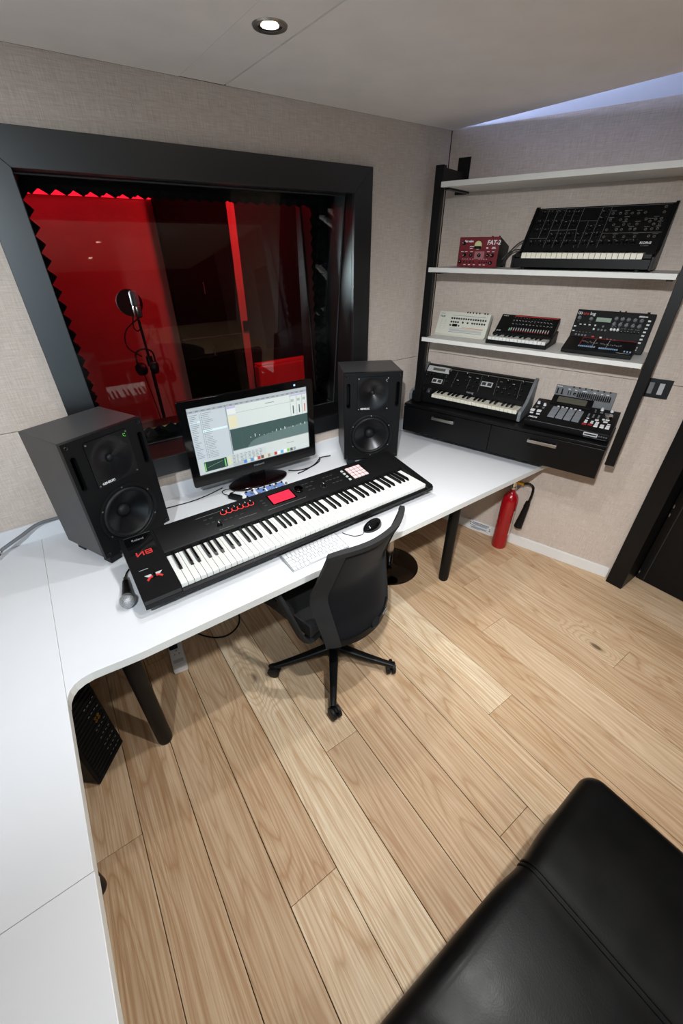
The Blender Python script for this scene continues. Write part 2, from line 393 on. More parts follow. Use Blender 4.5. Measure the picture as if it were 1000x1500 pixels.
# ---- door wall, left wall, back wall
YD0, YD1 = -1.496, -2.36
struct('wall_door', MB().box(XR+.006, .72, YD1-.1, YB, 0, 2.7).box(XR+.006, .72, -1.41, YD1-.1, 2.12, 2.7).box(.64, .72, -1.40, YD1-.1, 0, 2.12), MW)
struct('wall_left', MB().box(XL-.15, XL, YB-.12, .2, 0, 2.7), MW)
BX0, BX1, BZ0, BZ1 = -2.95, -1.85, .20, 2.30                              # unseen window, added to let the cool fill in
struct('wall_back', MB().box(XL, BX0, YB-.12, YB, 0, 2.7).box(BX1, .72, YB-.12, YB, 0, 2.7).box(BX0, BX1, YB-.12, YB, 0, BZ0).box(BX0, BX1, YB-.12, YB, BZ1, 2.7), mat('dark_wall_fabric', (34, 33, 33), .95, spec=.1))
w2 = struct('window_added', MB().box(BX0, BX0+.05, YB-.1, YB+.012, BZ0, BZ1).box(BX1-.05, BX1, YB-.1, YB+.012, BZ0, BZ1).box(BX0+.05, BX1-.05, YB-.1, YB+.012, BZ0, BZ0+.05).box(BX0+.05, BX1-.05, YB-.1, YB+.012, BZ1-.05, BZ1), SKIRT)
MB().box(BX0+.05, BX1-.05, YB-.06, YB-.054, BZ0+.05, BZ1-.05).obj('window_pane', GLASS, w2, smooth=0)

# ---- ceiling: dropped boards with a slot along the shelf wall, slab above
ce = struct('ceiling', MB().box(XL, .75, YB, .02, 2.66, 2.72), PLAST)
MB().box(XL, -1.4215, YB, -.002, ZC, ZC+.014).obj('ceiling_board', CEIL, ce, smooth=0)
MB().box(-1.4195, -1.2525, YB, -.002, ZC+.001, ZC+.014).obj('ceiling_board', CEIL, ce, smooth=0)
MB().box(-1.2470, 0, YB, -.002, ZC, ZC+.014).obj('ceiling_board', CEIL, ce, smooth=0)
MB().box(-1.2525, -1.2470, YB, -.002, ZC+.004, ZC+.014).obj('shadow_gap_strip', SKIRT, ce, smooth=0)
# cool led strip lying on the board along the slot (out of sight from below)
led = MB().box(-.045, -.030, -1.3, -.08, ZC+.0145, ZC+.0205).obj('led_strip', emit('cool_led', (196, 210, 255), 34)); tag(led, 'cool white led strip lying on the ceiling board along the slot', 'light')

# ---- downlights
def downlight(x, y, label):
    t = thing('downlight', label, 'light', (x, y, ZC+.001), 0, 'recessed ceiling downlights')
    MB().lathe([(.034, -.0012), (.040, -.004), (.0465, -.004), (.049, -.0005), (.049, -.0001)], 40, cap=False).obj('trim_ring', STEEL, t)
    MB().lathe([(.0345, -.0014), (.030, -.0006), (.0245, -.0003)], 32, cap=False).obj('reflector', CHRM, t)
    MB().lathe([(.0001, -.0032), (.016, -.0030), (.0245, -.0006)], 32, cap=False).obj('lamp_face', emit('lamp_glow', (255, 240, 214), 14), t)
    l = bpy.data.lights.new('downlight_lamp', 'SPOT'); l.energy = LAMP_W[y]; l.color = LAMP_COL; l.spot_size = R(125); l.spot_blend = 1.0; l.shadow_soft_size = .028
    o = bpy.data.objects.new('downlight_lamp', l); C.objects.link(o); o.parent = t; o.location = (0, 0, -.03)
lamp_labels = ['round recessed downlight in the ceiling strip, nearest the studio window'] + [
    'recessed downlight in the ceiling strip, %s from the window wall' % q for q in ('second', 'third', 'fourth')]
for (x, y), lb in zip(LAMPS, lamp_labels): downlight(x, y, lb)

# ---- two spotlights on short ceiling stems, behind and above the camera
def spotlight(x, y, aim, power, cone, label, colour=KEY_COL):
    t = thing('ceiling_spotlight', label, 'light', (x, y, ZC))
    MB().lathe([(.045, -.0005), (.045, -.012), (.012, -.014), (.010, -.07)], 24).obj('stem', WPL, t)
    Q = T(0, 0, -.10) @ (Vector(aim)-Vector((x, y, ZC-.10))).to_track_quat('Z', 'Y').to_matrix().to_4x4()
    m = MB(); m.T = Q; m.lathe([(.0, -.07), (.030, -.07), (.042, -.02), (.045, .03), (.041, .03), (.036, .0), (.0, -.01)], 28, cap=False).obj('lamp_head', WPL, t)
    l = bpy.data.lights.new('spotlight_lamp', 'SPOT'); l.energy = power; l.color = colour; l.spot_size = R(cone); l.spot_blend = 1; l.shadow_soft_size = .03
    o = bpy.data.objects.new('spotlight_lamp', l); C.objects.link(o); o.parent = t; o.matrix_basis = Q @ T(0, 0, .065) @ Matrix.Rotation(PI, 4, 'X')
spotlight(-2.28, -1.97, (.05, -.75, .60), KEY_W[0], 74, 'white spotlight on a ceiling stem, turned to the shelf wall')
spotlight(-2.66, -1.97, (-2.40, 0, .98), KEY_W[1], 82, 'white spotlight on a ceiling stem, turned to the window wall', (.84, .93, 1))

# ---- studio window
win = group_structure('window_1')
fo = (-2.122, -.541, .874, 2.145); fi = (-2.018, -.652, .967, 2.040)
def frame_piece(poly): 
    m = MB(); m.T = Matrix.Rotation(PI/2, 4, 'X'); m.prism(poly, 0.0, .022, 'z'); return m.obj('frame', BLKW, win, bevel=.0015, smooth=0)
frame_piece([(fo[0], fo[2]), (fi[0], fi[2]), (fi[0], fi[3]), (fo[0], fo[3])])
frame_piece([(fo[1], fo[2]), (fo[1], fo[3]), (fi[1], fi[3]), (fi[1], fi[2])])
frame_piece([(fo[0], fo[3]), (fi[0], fi[3]), (fi[1], fi[3]), (fo[1], fo[3])])
frame_piece([(fo[0], fo[2]), (fo[1], fo[2]), (fi[1], fi[2]), (fi[0], fi[2])])
MB().box(fi[1], WX1, .0, .545, fi[2], fi[3]).obj('reveal', BLKR, win, smooth=0)
MB().box(WX0, fi[0], .0, .545, fi[2], fi[3]).obj('reveal', BLKR, win, smooth=0)
MB().box(WX0, WX1, .0, .545, fi[3], WZ1).obj('reveal', BLKR, win, smooth=0)
MB().box(WX0, WX1, .0, .545, WZ0, fi[2]).obj('sill', BLKR, win, smooth=0)
def pane(y0, y1):                                      # y at the sill, y at the head
    MB().prism([(y0, fi[2]+.001), (y0+.003, fi[2]+.001), (y1+.003, fi[3]-.001), (y1, fi[3]-.001)], fi[0]+.001, fi[1]-.001, 'x').obj('window_pane', GLASS, win, smooth=0)
    for x in (fi[0]+.004, fi[1]-.004):
        MB().cyl((x, y0-.004, fi[2]), (x, y1-.004, fi[3]), .0035, n=8).obj('glazing_bead', DGRY, win)
    MB().cyl((fi[0], y1-.004, fi[3]-.004), (fi[1], y1-.004, fi[3]-.004), .0035, n=8).obj('glazing_bead', DGRY, win)
    MB().cyl((fi[0], y0-.004, fi[2]+.004), (fi[1], y0-.004, fi[2]+.004), .0035, n=8).obj('glazing_bead', DGRY, win)
pane(.186, .060); pane(.400, .497)
# pyramid foam: one strip round the inside of the cavity, each strip its own part
def foam(axis, a0, a1, c0, c1, base, h, n):
    m = MB(); st = (a1-a0)/n; rows = 2; cw = (c1-c0)/rows
    def P(a, c, hh): return {'x+': (base+hh, c, a), 'x-': (base-hh, c, a), 'z-': (a, c, base-hh), 'z+': (a, c, base+hh)}[axis]
    m.add([P(a0, c0, 0), P(a1, c0, 0), P(a1, c1, 0), P(a0, c1, 0), P(a0, c0, .016), P(a1, c0, .016), P(a1, c1, .016), P(a0, c1, .016)], [(0, 1, 2, 3), (0, 1, 5, 4), (1, 2, 6, 5), (2, 3, 7, 6), (3, 0, 4, 7)])
    for i in range(n):
        for r in range(rows):
            a = a0+i*st; c = c0+r*cw
            m.add([P(a, c, .016), P(a+st, c, .016), P(a+st, c+cw, .016), P(a, c+cw, .016), P(a+st/2, c+cw/2, h)], [(0, 1, 4), (1, 2, 4), (2, 3, 4), (3, 0, 4)])
    return m.obj('foam_strip', FOAM, win, smooth=0)
foam('x-', .985, 2.03, .225, .345, fi[1]-.001, .050, 19)
foam('x+', .985, 2.03, .225, .345, fi[0]+.001, .044, 19)
foam('z-', -1.99, -.68, .190, .350, fi[3]-.001, .040, 22)
foam('z+', -1.99, -.68, .235, .345, fi[2]+.001, .045, 22)
for i in range(12):
    x = -1.93+i*.108; MB().box(x, x+.085, .352, .358, fi[2]+.001, fi[2]+.022).obj('glue_strip', YELL, win, smooth=0)

# ---- the vocal booth behind the glass
bo = struct('wall_booth_back', MB().box(-2.7, .9, 1.62, 1.70, 0, 2.5), REDW)
struct('wall_booth_left', MB().box(-2.78, -2.7, .551, 1.70, 0, 2.5), REDW)
struct('wall_booth_right', MB().box(.9, .98, .551, 1.70, 0, 2.5), BLKM)
struct('ceiling_booth', MB().box(-2.78, .98, .551, 1.70, 2.42, 2.5), BLKM)
struct('floor_booth', MB().box(-2.78, .98, .56, 1.62, -.015, .0), BLKM)
bd = struct('door_2', MB().box(-1.168, -.655, 1.545, 1.615, .001, 2.15), mat('deep_black_door', (7, 7, 7), .8, spec=.05), bevel=.003)
MB().box(-.93, -.925, 1.53, 1.545, 1.52, 1.60).obj('door_pull', STEEL, bd); MB().box(-.93, -.925, 1.53, 1.545, 1.06, 1.14).obj('door_pull', STEEL, bd)
MB().box(-1.168, -.655, 1.542, 1.5455, 1.205, 1.212).obj('door_rail', DGRY, bd)
struct('trim_2', MB().box(-.6535, -.592, 1.55, 1.619, .001, 2.2), REDW)
struct('trim_booth', MB().box(-.591, .88, 1.56, 1.615, .001, 2.2), BLKM)
MB().box(-.64, -.55, 1.538, 1.549, 1.22, 1.30).obj('latch_box', BLKM, bd)
ledr = MB().box(-2.45, -1.17, 1.600, 1.618, 2.100, 2.135).obj('led_strip', emit('red_led', (255, 26, 52), 1.6)); tag(ledr, 'glowing red led strip along the top of the booth wall', 'light')
area('booth_red', (-2.0, 1.35, 2.38), (-1.9, 1.5, 1.0), .8, .3, 5, (1, .02, .06))
area('booth_red_right', (-.62, .85, 2.38), (-.62, 1.6, 1.0), .4, .25, 26, (1, .03, .05))  # unseen red fill, added to light the narrow red strip
wl = thing('reveal_fill_light', 'small cool fill light added unseen in the booth to brighten the reveal', 'light', (-2.06, 1.52, 1.64))  # hidden helper, added to put a cool highlight on the right reveal
MB().box(-.03, .03, .06, .099, -.05, .05).cyl((0, .06, 0), (.02, .01, 0), .02).obj('fill_body', BLKP, wl)
l = bpy.data.lights.new('reveal_fill_spot', 'SPOT'); l.energy = 70; l.color = (.80, .93, 1); l.spot_size = R(34); l.spot_blend = 1; l.shadow_soft_size = .02
o = bpy.data.objects.new('reveal_fill_spot', l); C.objects.link(o); o.parent = wl; o.location = (.035, -.03, 0); o.rotation_euler = (Vector((-.652, .2, 1.62))-Vector((-2.02, 1.49, 1.64))).to_track_quat('-Z', 'Y').to_euler()
bs = thing('booth_bench', 'red upholstered bench beside the black panels inside the booth', 'bench', (-.27, 1.17, 0))
MB().rbox(-.34, .52, -.28, .34, .10, .74, .03).obj('seat_block', REDC, bs); MB().box(-.30, .48, -.24, .30, .0, .10).obj('plinth', BLKM, bs)
MB().rbox(-.34, .52, .22, .34, .735, .96, .03).obj('backrest', REDC, bs)

# microphone stand with pop shield in the booth
ms = thing('microphone_stand', 'black microphone stand with round pop shield behind the glass', 'stand', (-1.555, 1.0, 0))
MB().cyl((0, 0, .05), (0, 0, 1.20), .011).cyl((0, 0, 1.18), (-.005, 0, 1.45), .008).obj('pole', BLKM, ms)
for k in range(3):
    a = R(90+120*k); MB().tube([(0, 0, .22), (.16*math.cos(a), .16*math.sin(a), .10), (.30*math.cos(a), .30*math.sin(a), .012)], .010).obj('leg', BLKM, ms)
MB().cyl((0, 0, 1.17), (0, 0, 1.23), .02).obj('clutch', BLKP, ms)
q = MB(); q.T = T(-.012, .10, 1.535) @ Matrix.Rotation(PI/2-.15, 4, 'X') @ Matrix.Rotation(.0, 4, 'Z')
q.lathe([(.0, -.004), (.076, -.004), (.076, .004), (.0, .004)], 36, cap=False); q.obj('pop_shield', BLKM, ms)
MB().tube([(-.012, .10, 1.465), (-.03, .08, 1.40), (-.02, .04, 1.38), (0, 0, 1.40)], .004).obj('gooseneck', BLKM, ms)
cm = thing('studio_microphone', 'silver large studio microphone mounted upright on the booth stand', 'microphone', (-1.560, .965, 1.465), .1)
MB().lathe([(.018, 0), (.024, .01), (.024, .06), (.021, .066)], 20).obj('body', STEEL, cm); MB().lathe([(.021, .066), (.025, .07), (.025, .135), (.018, .145), (0, .147)], 20).obj('grille', MGRY, cm)
MB().tube([(0, 0, 0), (-.10, -.02, -.06), (-.12, -.02, -.15), (-.05, -.02, -.22)], .004).obj('cable', BLKM, cm)
hp = thing('headphones', 'black headphones hung by their band on the booth stand', 'headphones', (-1.585, .965, 1.17))
MB().tube([(-.055, 0, .02), (-.05, 0, .09), (0, 0, .115), (.05, 0, .09), (.055, 0, .02)], .011, flat=.5).obj('headband', BLKM, hp)
for sx in (-1, 1):
    q = MB(); q.T = T(sx*.04, 0, -.005) @ Matrix.Rotation(PI/2, 4, 'Y') @ Matrix.Rotation(.5*sx, 4, 'X'); q.lathe([(.0, -.02), (.036, -.018), (.042, 0), (.036, .02), (0, .022)], 22, cap=False).obj('ear_cup', BLKP, hp)
MB().tube([(-.03, 0, -.05), (0, 0, -.35), (.03, 0, -.9)], .003).obj('cable', BLKM, hp)

# ------------------------------------------------------------------ desk: one L of white laminate on black tube legs
desk = thing('corner_desk', 'long white L-shaped corner desk on thick black tube legs', 'desk', (-1.2, -.45, 0))
DT, DB = .730, .697
def dk(poly, name='worktop'):
    m = MB(); m.prism([(x+1.2, y+.45) for x, y in poly], DB, DT, 'z')
    o = m.obj(name, [WHITE, EDGE], desk, bevel=.0015, smooth=0)
    for f in o.data.polygons:
        if abs(f.normal.z) < .5: f.material_index = 1
    return o
arc = [(-2.3965, -.985), (-2.3945, -.962), (-2.386, -.940), (-2.372, -.924), (-2.352, -.915), (-2.325, -.911), (-2.29, -.913), (-2.25, -.917), (-2.18, -.922)]
XW = lambda y: -y*math.tan(TH)-.006                    # shelf wall's x at a given y
dk([(-2.3965, -.016), ]+arc+[(-1.6, -.926), (XW(-.926), -.926), (XW(-.02), -.016)])
dk([(XL+.003, -.016), (XL+.003, -1.4412), (-2.3972, -1.4412), (-2.3972, -.016)])
dk([(XL+.003, -1.4424), (XL+.003, -3.1), (-2.394, -3.1), (-2.396, -1.4424)])
for x, y in ((-2.232, -.760), (-.452, -.766), (-2.565, -1.142), (-.452, -.15), (-2.95, -.2), (-2.56, -2.7)):
    q = MB(); q.T = T(x+1.2, y+.45, 0); q.lathe([(.028, 0), (.030, .004), (.030, .018), (.0315, .02), (.0315, DB-.006), (.05, DB-.005), (.05, DB-.0005)], 24); q.obj('leg', BLKP, desk)
struct('trim_1', MB().box(XL+.003, -.02, -.0155, -.0005, .66, .812), WHITE, bevel=.002)

# ------------------------------------------------------------------ loudspeakers
def circ(x, y, r, n=40): return [(x+r*math.cos(2*PI*i/n), y+r*math.sin(2*PI*i/n)) for i in range(n)]
def rrect(x0, x1, y0, y1, r, n=5):
    o = []
    for cx, cy, a in ((x1-r, y1-r, 0), (x0+r, y1-r, 90), (x0+r, y0+r, 180), (x1-r, y0+r, 270)):
        o += [(cx+r*math.cos(R(a+90*i/n)), cy+r*math.sin(R(a+90*i/n))) for i in range(n+1)]
    return o
SW, SH, SD = .318, .495, .262
def speaker(loc, rz, label, logo_z):
    t = thing('studio_monitor_speaker', label, 'speaker', loc, rz, 'pair of black studio loudspeakers on the desk')
    FM = T(0, -SD/2, 0) @ Matrix.Rotation(PI/2, 4, 'X')                 # face frame: x right, y up, z out
    z0 = .045
    m = MB(); w = SW/2; y0 = -SD/2+.020; y1 = SD/2
    m.add([(-w, y0, z0), (w, y0, z0), (w, y1, z0), (-w, y1, z0), (-w, y0, z0+SH), (w, y0, z0+SH), (w, y1, z0+SH), (-w, y1, z0+SH)],
          [(0, 1, 2, 3), (4, 5, 6, 7), (1, 2, 6, 5), (3, 0, 4, 7), (2, 3, 7, 6)])
    m.obj('cabinet', CABF, t, bevel=.003)
    m = MB(); m.T = FM
    m.plate([(-w, z0), (w, z0), (w, z0+SH), (-w, z0+SH)], [rrect(-.088, .088, z0+.288, z0+.474, .006), circ(-.006, z0+.140, .1155), rrect(-.147, -.124, z0+.305, z0+.442, .011), rrect(.124, .147, z0+.305, z0+.442, .011)], -.020, 0)
    m.obj('baffle', BAFF, t, smooth=30)
    for sx in (-1, 1):                                                   # reflex slots
        m = MB(); m.T = FM; m.plate(rrect(sx*.1355-.0125, sx*.1355+.0125, z0+.3035, z0+.4435, .0125), [rrect(sx*.1355-.0098, sx*.1355+.0098, z0+.3065, z0+.4405, .0098)], -.019, .0012)
        m.plate(rrect(sx*.1355-.012, sx*.1355+.012, z0+.304, z0+.443, .012), [], -.0595, -.058)
        m.grid(lambda u, v: ((sx*.1355-.0119), z0+.304+.139*u, -.058+.04*v), 1, 1).grid(lambda u, v: ((sx*.1355+.0119), z0+.304+.139*u, -.058+.04*v), 1, 1)
        m.obj('reflex_port', SLOT, t)
    m = MB(); m.T = FM @ T(0, z0+.381, 0)                                # dished waveguide plate
    def wg(u, v):
        x, y = (u-.5)*.174, (v-.5)*.184; r = math.hypot(x, y*.95); k = max(0, 1-r/.086)
        return (x, y, .0025-.026*k**1.6)
    m.grid(wg, 30, 30); m.add([(-.087, -.092, .0025), (.087, -.092, .0025), (.087, .092, .0025), (-.087, .092, .0025), (-.087, -.092, -.004), (.087, -.092, -.004), (.087, .092, -.004), (-.087, .092, -.004)], [(0, 1, 5, 4), (1, 2, 6, 5), (2, 3, 7, 6), (3, 0, 4, 7)])
    m.obj('waveguide', CONE, t, smooth=50)
    m = MB(); m.T = FM @ T(0, z0+.381, -.0245); m.lathe([(.0145, .002), (.0135, .006), (.010, .0125), (.005, .0155), (.0, .0165)], 20, cap=False).obj('tweeter_dome', RUB, t)
    m = MB(); m.T = FM @ T(-.006, z0+.140, 0)
    m.lathe([(.125, -.001), (.125, .0035), (.1225, .0045), (.113, .0045), (.1105, .002), (.1095, -.004)], 56, cap=False).obj('woofer_ring', BAFF, t)
    m = MB(); m.T = FM @ T(-.006, z0+.140, 0)
    m.lathe([(.1105, -.003), (.108, .003), (.103, .0065), (.098, .0065), (.0935, .003), (.091, -.003)], 56, cap=False).obj('surround', RUB, t)
    m = MB(); m.T = FM @ T(-.006, z0+.140, 0)
    m.lathe([(.0915, -.003), (.088, -.0055), (.060, -.021), (.040, -.031), (.026, -.036)], 56, cap=False).obj('woofer_cone', CONE, t)
    m = MB(); m.T = FM @ T(-.006, z0+.140, -.036); m.lathe([(.0275, 0), (.025, .0075), (.017, .0135), (.008, .0165), (0, .0173)], 28, cap=False).obj('dust_cap', RUB, t)
    sm = MB(); sm.lathe([(.0075, -.001), (.0075, .0018), (.006, .0026), (.0045, .0014), (.0, .0010)], 14, cap=False); me = sm.mesh('screw', BLKG)
    for x, z in ((-.143, z0+.016), (.143, z0+.016), (-.143, z0+.479), (.143, z0+.479)): inst('screw', me, t, FM @ T(x, z, 0))
    sm = MB(); sm.lathe([(.0036, -.001), (.0036, .001), (.002, .0016), (0, .0014)], 10, cap=False); me = sm.mesh('screw', STEEL)
    for x, z in ((-.080, .464), (.080, .464), (-.080, .298), (.080, .298)): inst('screw', me, t, FM @ T(x, z0+z, .0025))
    for k in range(6):
        a = R(30+60*k); inst('screw', me, t, FM @ T(-.006+.1185*math.cos(a), z0+.140+.1185*math.sin(a), .0045))
    text('GENELEC', .0125, FM @ T(-.070, z0+.2975 if logo_z else z0+.2965, .0027), t, LGT, bold=.0004)
    m = MB(); m.T = FM
    for x, z in ((.068, .456), (.074, .456), (.068, .450), (.074, .446)): m.cbox(x, z0+z, .003, .0022, .0022, .001)
    m.obj('indicator_light', GREL if logo_z else LGT, t)
    for sx in (-1, 1):
        for sy in (-1, 1): MB().taper(sx*.115, sy*.09, .0005, z0, .052, .052, .044, .044).obj('foot', RUB, t, bevel=.003)
    return t
speaker((-2.093, -.225, DT), R(24.8), 'black loudspeaker beside the microphone, at the desk corner left of the screen', True)
speaker((-.668, -.194, DT), R(-27.7), 'black loudspeaker between the computer screen and the black drawers', False)

# ------------------------------------------------------------------ computer screen
mo = thing('computer_monitor', 'wide glossy black computer screen showing audio software', 'monitor', (-1.364, -.10, DT), R(-1.8))
MW_, MH_ = .703, .436; mz = .082; my = -.03
BM = T(0, my, mz) @ Matrix.Rotation(PI/2-R(.6), 4, 'X')                  # x right, y up, z toward the viewer
sx0, sx1, sy0, sy1 = -.313, .316, .058, .402
m = MB(); m.T = BM; m.plate(rrect(-MW_/2, MW_/2, 0, MH_, .012), [[(sx0, sy0), (sx1, sy0), (sx1, sy1), (sx0, sy1)]], -.006, .010); m.obj('bezel', BLKG, mo, bevel=.002)
m = MB(); m.T = BM; m.plate(rrect(-MW_/2+.004, MW_/2-.004, .004, MH_-.004, .012), [], -.022, -.006).plate(rrect(-.22, .22, .08, .34, .03), [], -.045, -.022); m.obj('back_shell', BLKP, mo)
SCR = {}
def sc(rgb):
    if rgb not in SCR: SCR[rgb] = emit('screen_%d_%d_%d' % rgb, rgb, .33)
    return SCR[rgb]
scr_q = []
def q_(x0, x1, y0, y1, rgb, lay=1): scr_q.append((x0, x1, y0, y1, rgb, lay))   # fractions, y down from the top
q_(0, 1, 0, 1, (196, 203, 203), 0)
q_(0, 1, 0, .012, (20, 20, 24))
q_(0, 1, .012, .05, (182, 188, 190)); q_(0, 1, .05, .085, (160, 166, 170))
for i in range(22): q_(.02+i*.044, .02+i*.044+random.uniform(.012, .03), .060, .074, (120, 126, 132), 2)
q_(.0, .30, .085, .80, (186, 194, 198)); q_(.088, .092, .10, .78, (150, 158, 164), 2); q_(.012, .085, .205, .225, (206, 226, 228), 2); q_(.092, .285, .345, .375, (212, 230, 230), 2)
for i in range(26): q_(.014, .014+random.uniform(.025, .06), .11+i*.025, .117+i*.025, (122, 130, 138), 3)
for i in range(27): q_(.100, .106, .105+i*.025, .113+i*.025, (70, 76, 82), 3); q_(.112, .112+random.uniform(.03, .075), .107+i*.025, .112+i*.025, (110, 118, 124), 3)
q_(.29, .298, .085, .80, (140, 148, 150), 2)
q_(.30, 1, .085, .42, (199, 206, 202)); q_(.30, .37, .09, .115, (178, 172, 206), 3); q_(.30, .37, .12, .20, (214, 216, 216), 2); q_(.30, .37, .225, .40, (214, 208, 176), 2)
q_(.37, .84, .19, .194, (150, 156, 156), 2); q_(.84, 1, .09, .115, (178, 176, 196), 2)
for i, x in enumerate((.842, .90, .952)): q_(x, x+.004, .10, .42, (160, 166, 166), 2); q_(x+.022, x+.031, .26, .385, (60, 70, 70) if i < 2 else (190, 70, 70), 3); q_(x+.008, x+.035, .16, .20, (160, 170, 160), 2)
q_(.62, .70, .137, .146, (120, 126, 126), 2)
q_(.30, 1, .42, .745, (58, 80, 78), 2)
pts = [(.42, .745), (.45, .69), (.48, .655), (.53, .63), (.58, .61), (.66, .60), (.74, .585), (.82, .575), (.9, .57), (1, .565)]
for i in range(len(pts)-1):
    for k in range(4):
        t = k/4; x = pts[i][0]+(pts[i+1][0]-pts[i][0])*t; y = pts[i][1]+(pts[i+1][1]-pts[i][1])*t
        q_(x, x+(pts[i+1][0]-pts[i][0])/4, y+random.uniform(-.004, .012), .745, (92, 112, 110), 3)
for i in range(14): x = .46+i*.039; q_(x, x+.006, .60+random.uniform(-.04, .02)-.02*i/14, .609-.02*i/14, (206, 214, 206), 4)
for i in range(1, 8): q_(.30+i*.09, .301+i*.09, .42, .745, (72, 94, 92), 4)
q_(.30, 1, .745, .755, (140, 148, 146), 2); q_(.58, 1, .755, .93, (194, 200, 196), 2); q_(.78, .85, .835, .842, (130, 136, 134), 3)
q_(0, .58, .80, .97, (190, 196, 194), 2); q_(.05, .235, .815, .965, (34, 56, 50), 3); q_(.053, .062, .83, .955, (120, 200, 110), 4); q_(.215, .225, .83, .955, (110, 190, 110), 4)
for i in range(9): q_(.075+i*.014, .088+i*.014, .90-i*.006, .905-i*.006, (130, 170, 140), 4)
for i in range(8):
    for j in range(6): q_(.285+i*.034, .285+i*.034+random.uniform(.012, .026), .82+j*.022, .827+j*.022, (120, 126, 128), 4)
q_(.245, .268, .82, .95, (204, 206, 160), 4)
q_(.28, .56, .945, .99, (176, 182, 184), 2)
dock = [(70, 130, 200), (200, 205, 205), (90, 150, 190), (220, 220, 215), (190, 80, 60), (120, 70, 60), (210, 200, 170), (170, 150, 120), (190, 200, 190), (180, 60, 50), (220, 220, 220), (80, 170, 210), (235, 235, 235), (120, 190, 70), (90, 90, 100), (150, 160, 160)]
for i, c in enumerate(dock): x = .375+i*.031; q_(x, x+.024, .935, .985, c, 5)
m = MB(); cols = []; m.T = BM @ T(sx0, sy1, 0)
W_, H_ = sx1-sx0, sy1-sy0
for x0, x1, y0, y1, c, lay in scr_q:
    if c not in cols: cols.append(c)
    m.m = cols.index(c); z = .0012+lay*.00012
    m.add([(x0*W_, -y1*H_, z), (x1*W_, -y1*H_, z), (x1*W_, -y0*H_, z), (x0*W_, -y0*H_, z)], [(0, 1, 2, 3)])
m.obj('display', [sc(c) for c in cols], mo, smooth=0, merge=False)
text('SAMSUNG', .013, BM @ T(0, .034, .0102), mo, GRYP, 'CENTER', bold=.0002)
m = MB(); m.T = BM; m.cbox(.245, .419, .0105, .010, .008, .0008); m.obj('indicator_light', emit('blue_led', (150, 190, 255), 1.0), mo)
m = MB(); m.T = T(.0, -.002, 0); m.T = m.T @ Matrix.Diagonal((1, .50, 1, 1)); m.lathe([(.168, .0005), (.171, .004), (.170, .009), (.160, .0135), (.10, .017), (0, .019)], 64, cap=False).obj('stand_base', TOCG, mo)
MB().taper(.0, .004, .015, .20, .085, .03, .075, .03).obj('stand_neck', BLKG, mo, bevel=.004)

# ------------------------------------------------------------------ 88-key stage piano
def black_after(n):                                   # n-th white key counted from A0: is there a black key after it
    return 'ABCDEFG'[n % 7] in 'ACDFG'
def keybed(t, x0, n_white, pitch, y0, ylen, ztop, zbot, first, wm, bm_, blen, bh, M0=None):
    names = 'CDEFGAB'
    w = MB(); w.prism([(0, zbot), (0, ztop-.002), (.002, ztop), (ylen, ztop), (ylen, zbot)], .0010, pitch-.0010, 'x'); we = w.mesh('white_key', wm, 0)
    b = MB(); bw = pitch*.5
    b.add([(-bw/2, 0, 0), (bw/2, 0, 0), (bw/2, blen, 0), (-bw/2, blen, 0), (-bw*.38, blen*.09, bh), (bw*.38, blen*.09, bh), (bw*.38, blen, bh), (-bw*.38, blen, bh)],
          [(0, 1, 2, 3), (4, 5, 6, 7), (0, 1, 5, 4), (1, 2, 6, 5), (2, 3, 7, 6), (3, 0, 4, 7)]); be = b.mesh('black_key', bm_, 0)
    M0 = M0 or Matrix.Identity(4); i0 = names.index(first)
    for i in range(n_white):
        inst('white_key', we, t, M0 @ T(x0+i*pitch, y0, 0))
        k = names[(i0+i) % 7]
        if k in 'CDFGA' and i < n_white-1: inst('black_key', be, t, M0 @ T(x0+(i+1)*pitch+{'C': -.08, 'D': .08, 'F': -.1, 'G': 0, 'A': .1}[k]*pitch, y0+ylen-blen, ztop))
def knob(r, h, m, cap=None):
    b = MB(); b.lathe([(r, 0), (r, h*.25), (r*.86, h*.35), (r*.78, h), (0, h)], 16, cap=False)
    b.m = 1; b.box(-r*.1, r*.1, r*.05, r*.8, h, h+r*.08)
    return b.mesh('knob', [m, cap or LGT], 40)

fa = thing('stage_piano', 'black 88-key stage piano with red screen and pink pads on the white desk', 'keyboard', (-2.122, -.784, DT))
MB().box(.022, 1.395, .030, .335, .012, .044).obj('base_tray', DGRY, fa, bevel=.003)
for x in (.1, 1.3):
    for y in (.06, .30): MB().cyl((x, y, .0004), (x, y, .013), .012).obj('rubber_foot', RUB, fa)
end = [(-.004, .038), (-.006, .060), (.004, .070), (.355, .1255), (.357, .044)]
MB().prism(end, 0, .131, 'x').obj('left_end_block', BLKP, fa, bevel=.002); MB().prism(end, 1.3775, 1.418, 'x').obj('right_end_block', BLKP, fa, bevel=.002)
MB().prism([(-.002, .038), (-.005, .055), (.004, .062), (.02, .062), (.02, .044)], .131, 1.3775, 'x').obj('front_rail', BLKP, fa, bevel=.0015)
MB().prism([(.02, .04), (.02, .05), (.196, .05), (.204, .096), (.21, .1012), (.355, .1255), (.357, .044)], .131, 1.3775, 'x').obj('top_shell', BLKP, fa, bevel=.001)
keybed(fa, .1335, 52, 1.2425/52, .0105, .186, .0815, .052, 'A', KEYW, KEYB, .108, .0115)
tl = math.atan2(.0243, .145)
FP = panel(0, .21, .1012, tl); cosl = math.cos(tl)
def fp(x, y): return FP @ T(x, (y-.21)/cosl, 0)
kn = knob(.0105, .012, BLKP)
rg = MB(); rg.lathe([(.0115, .0002), (.0115, .0012), (.0142, .0012), (.0142, .0002)], 24, cap=False); 
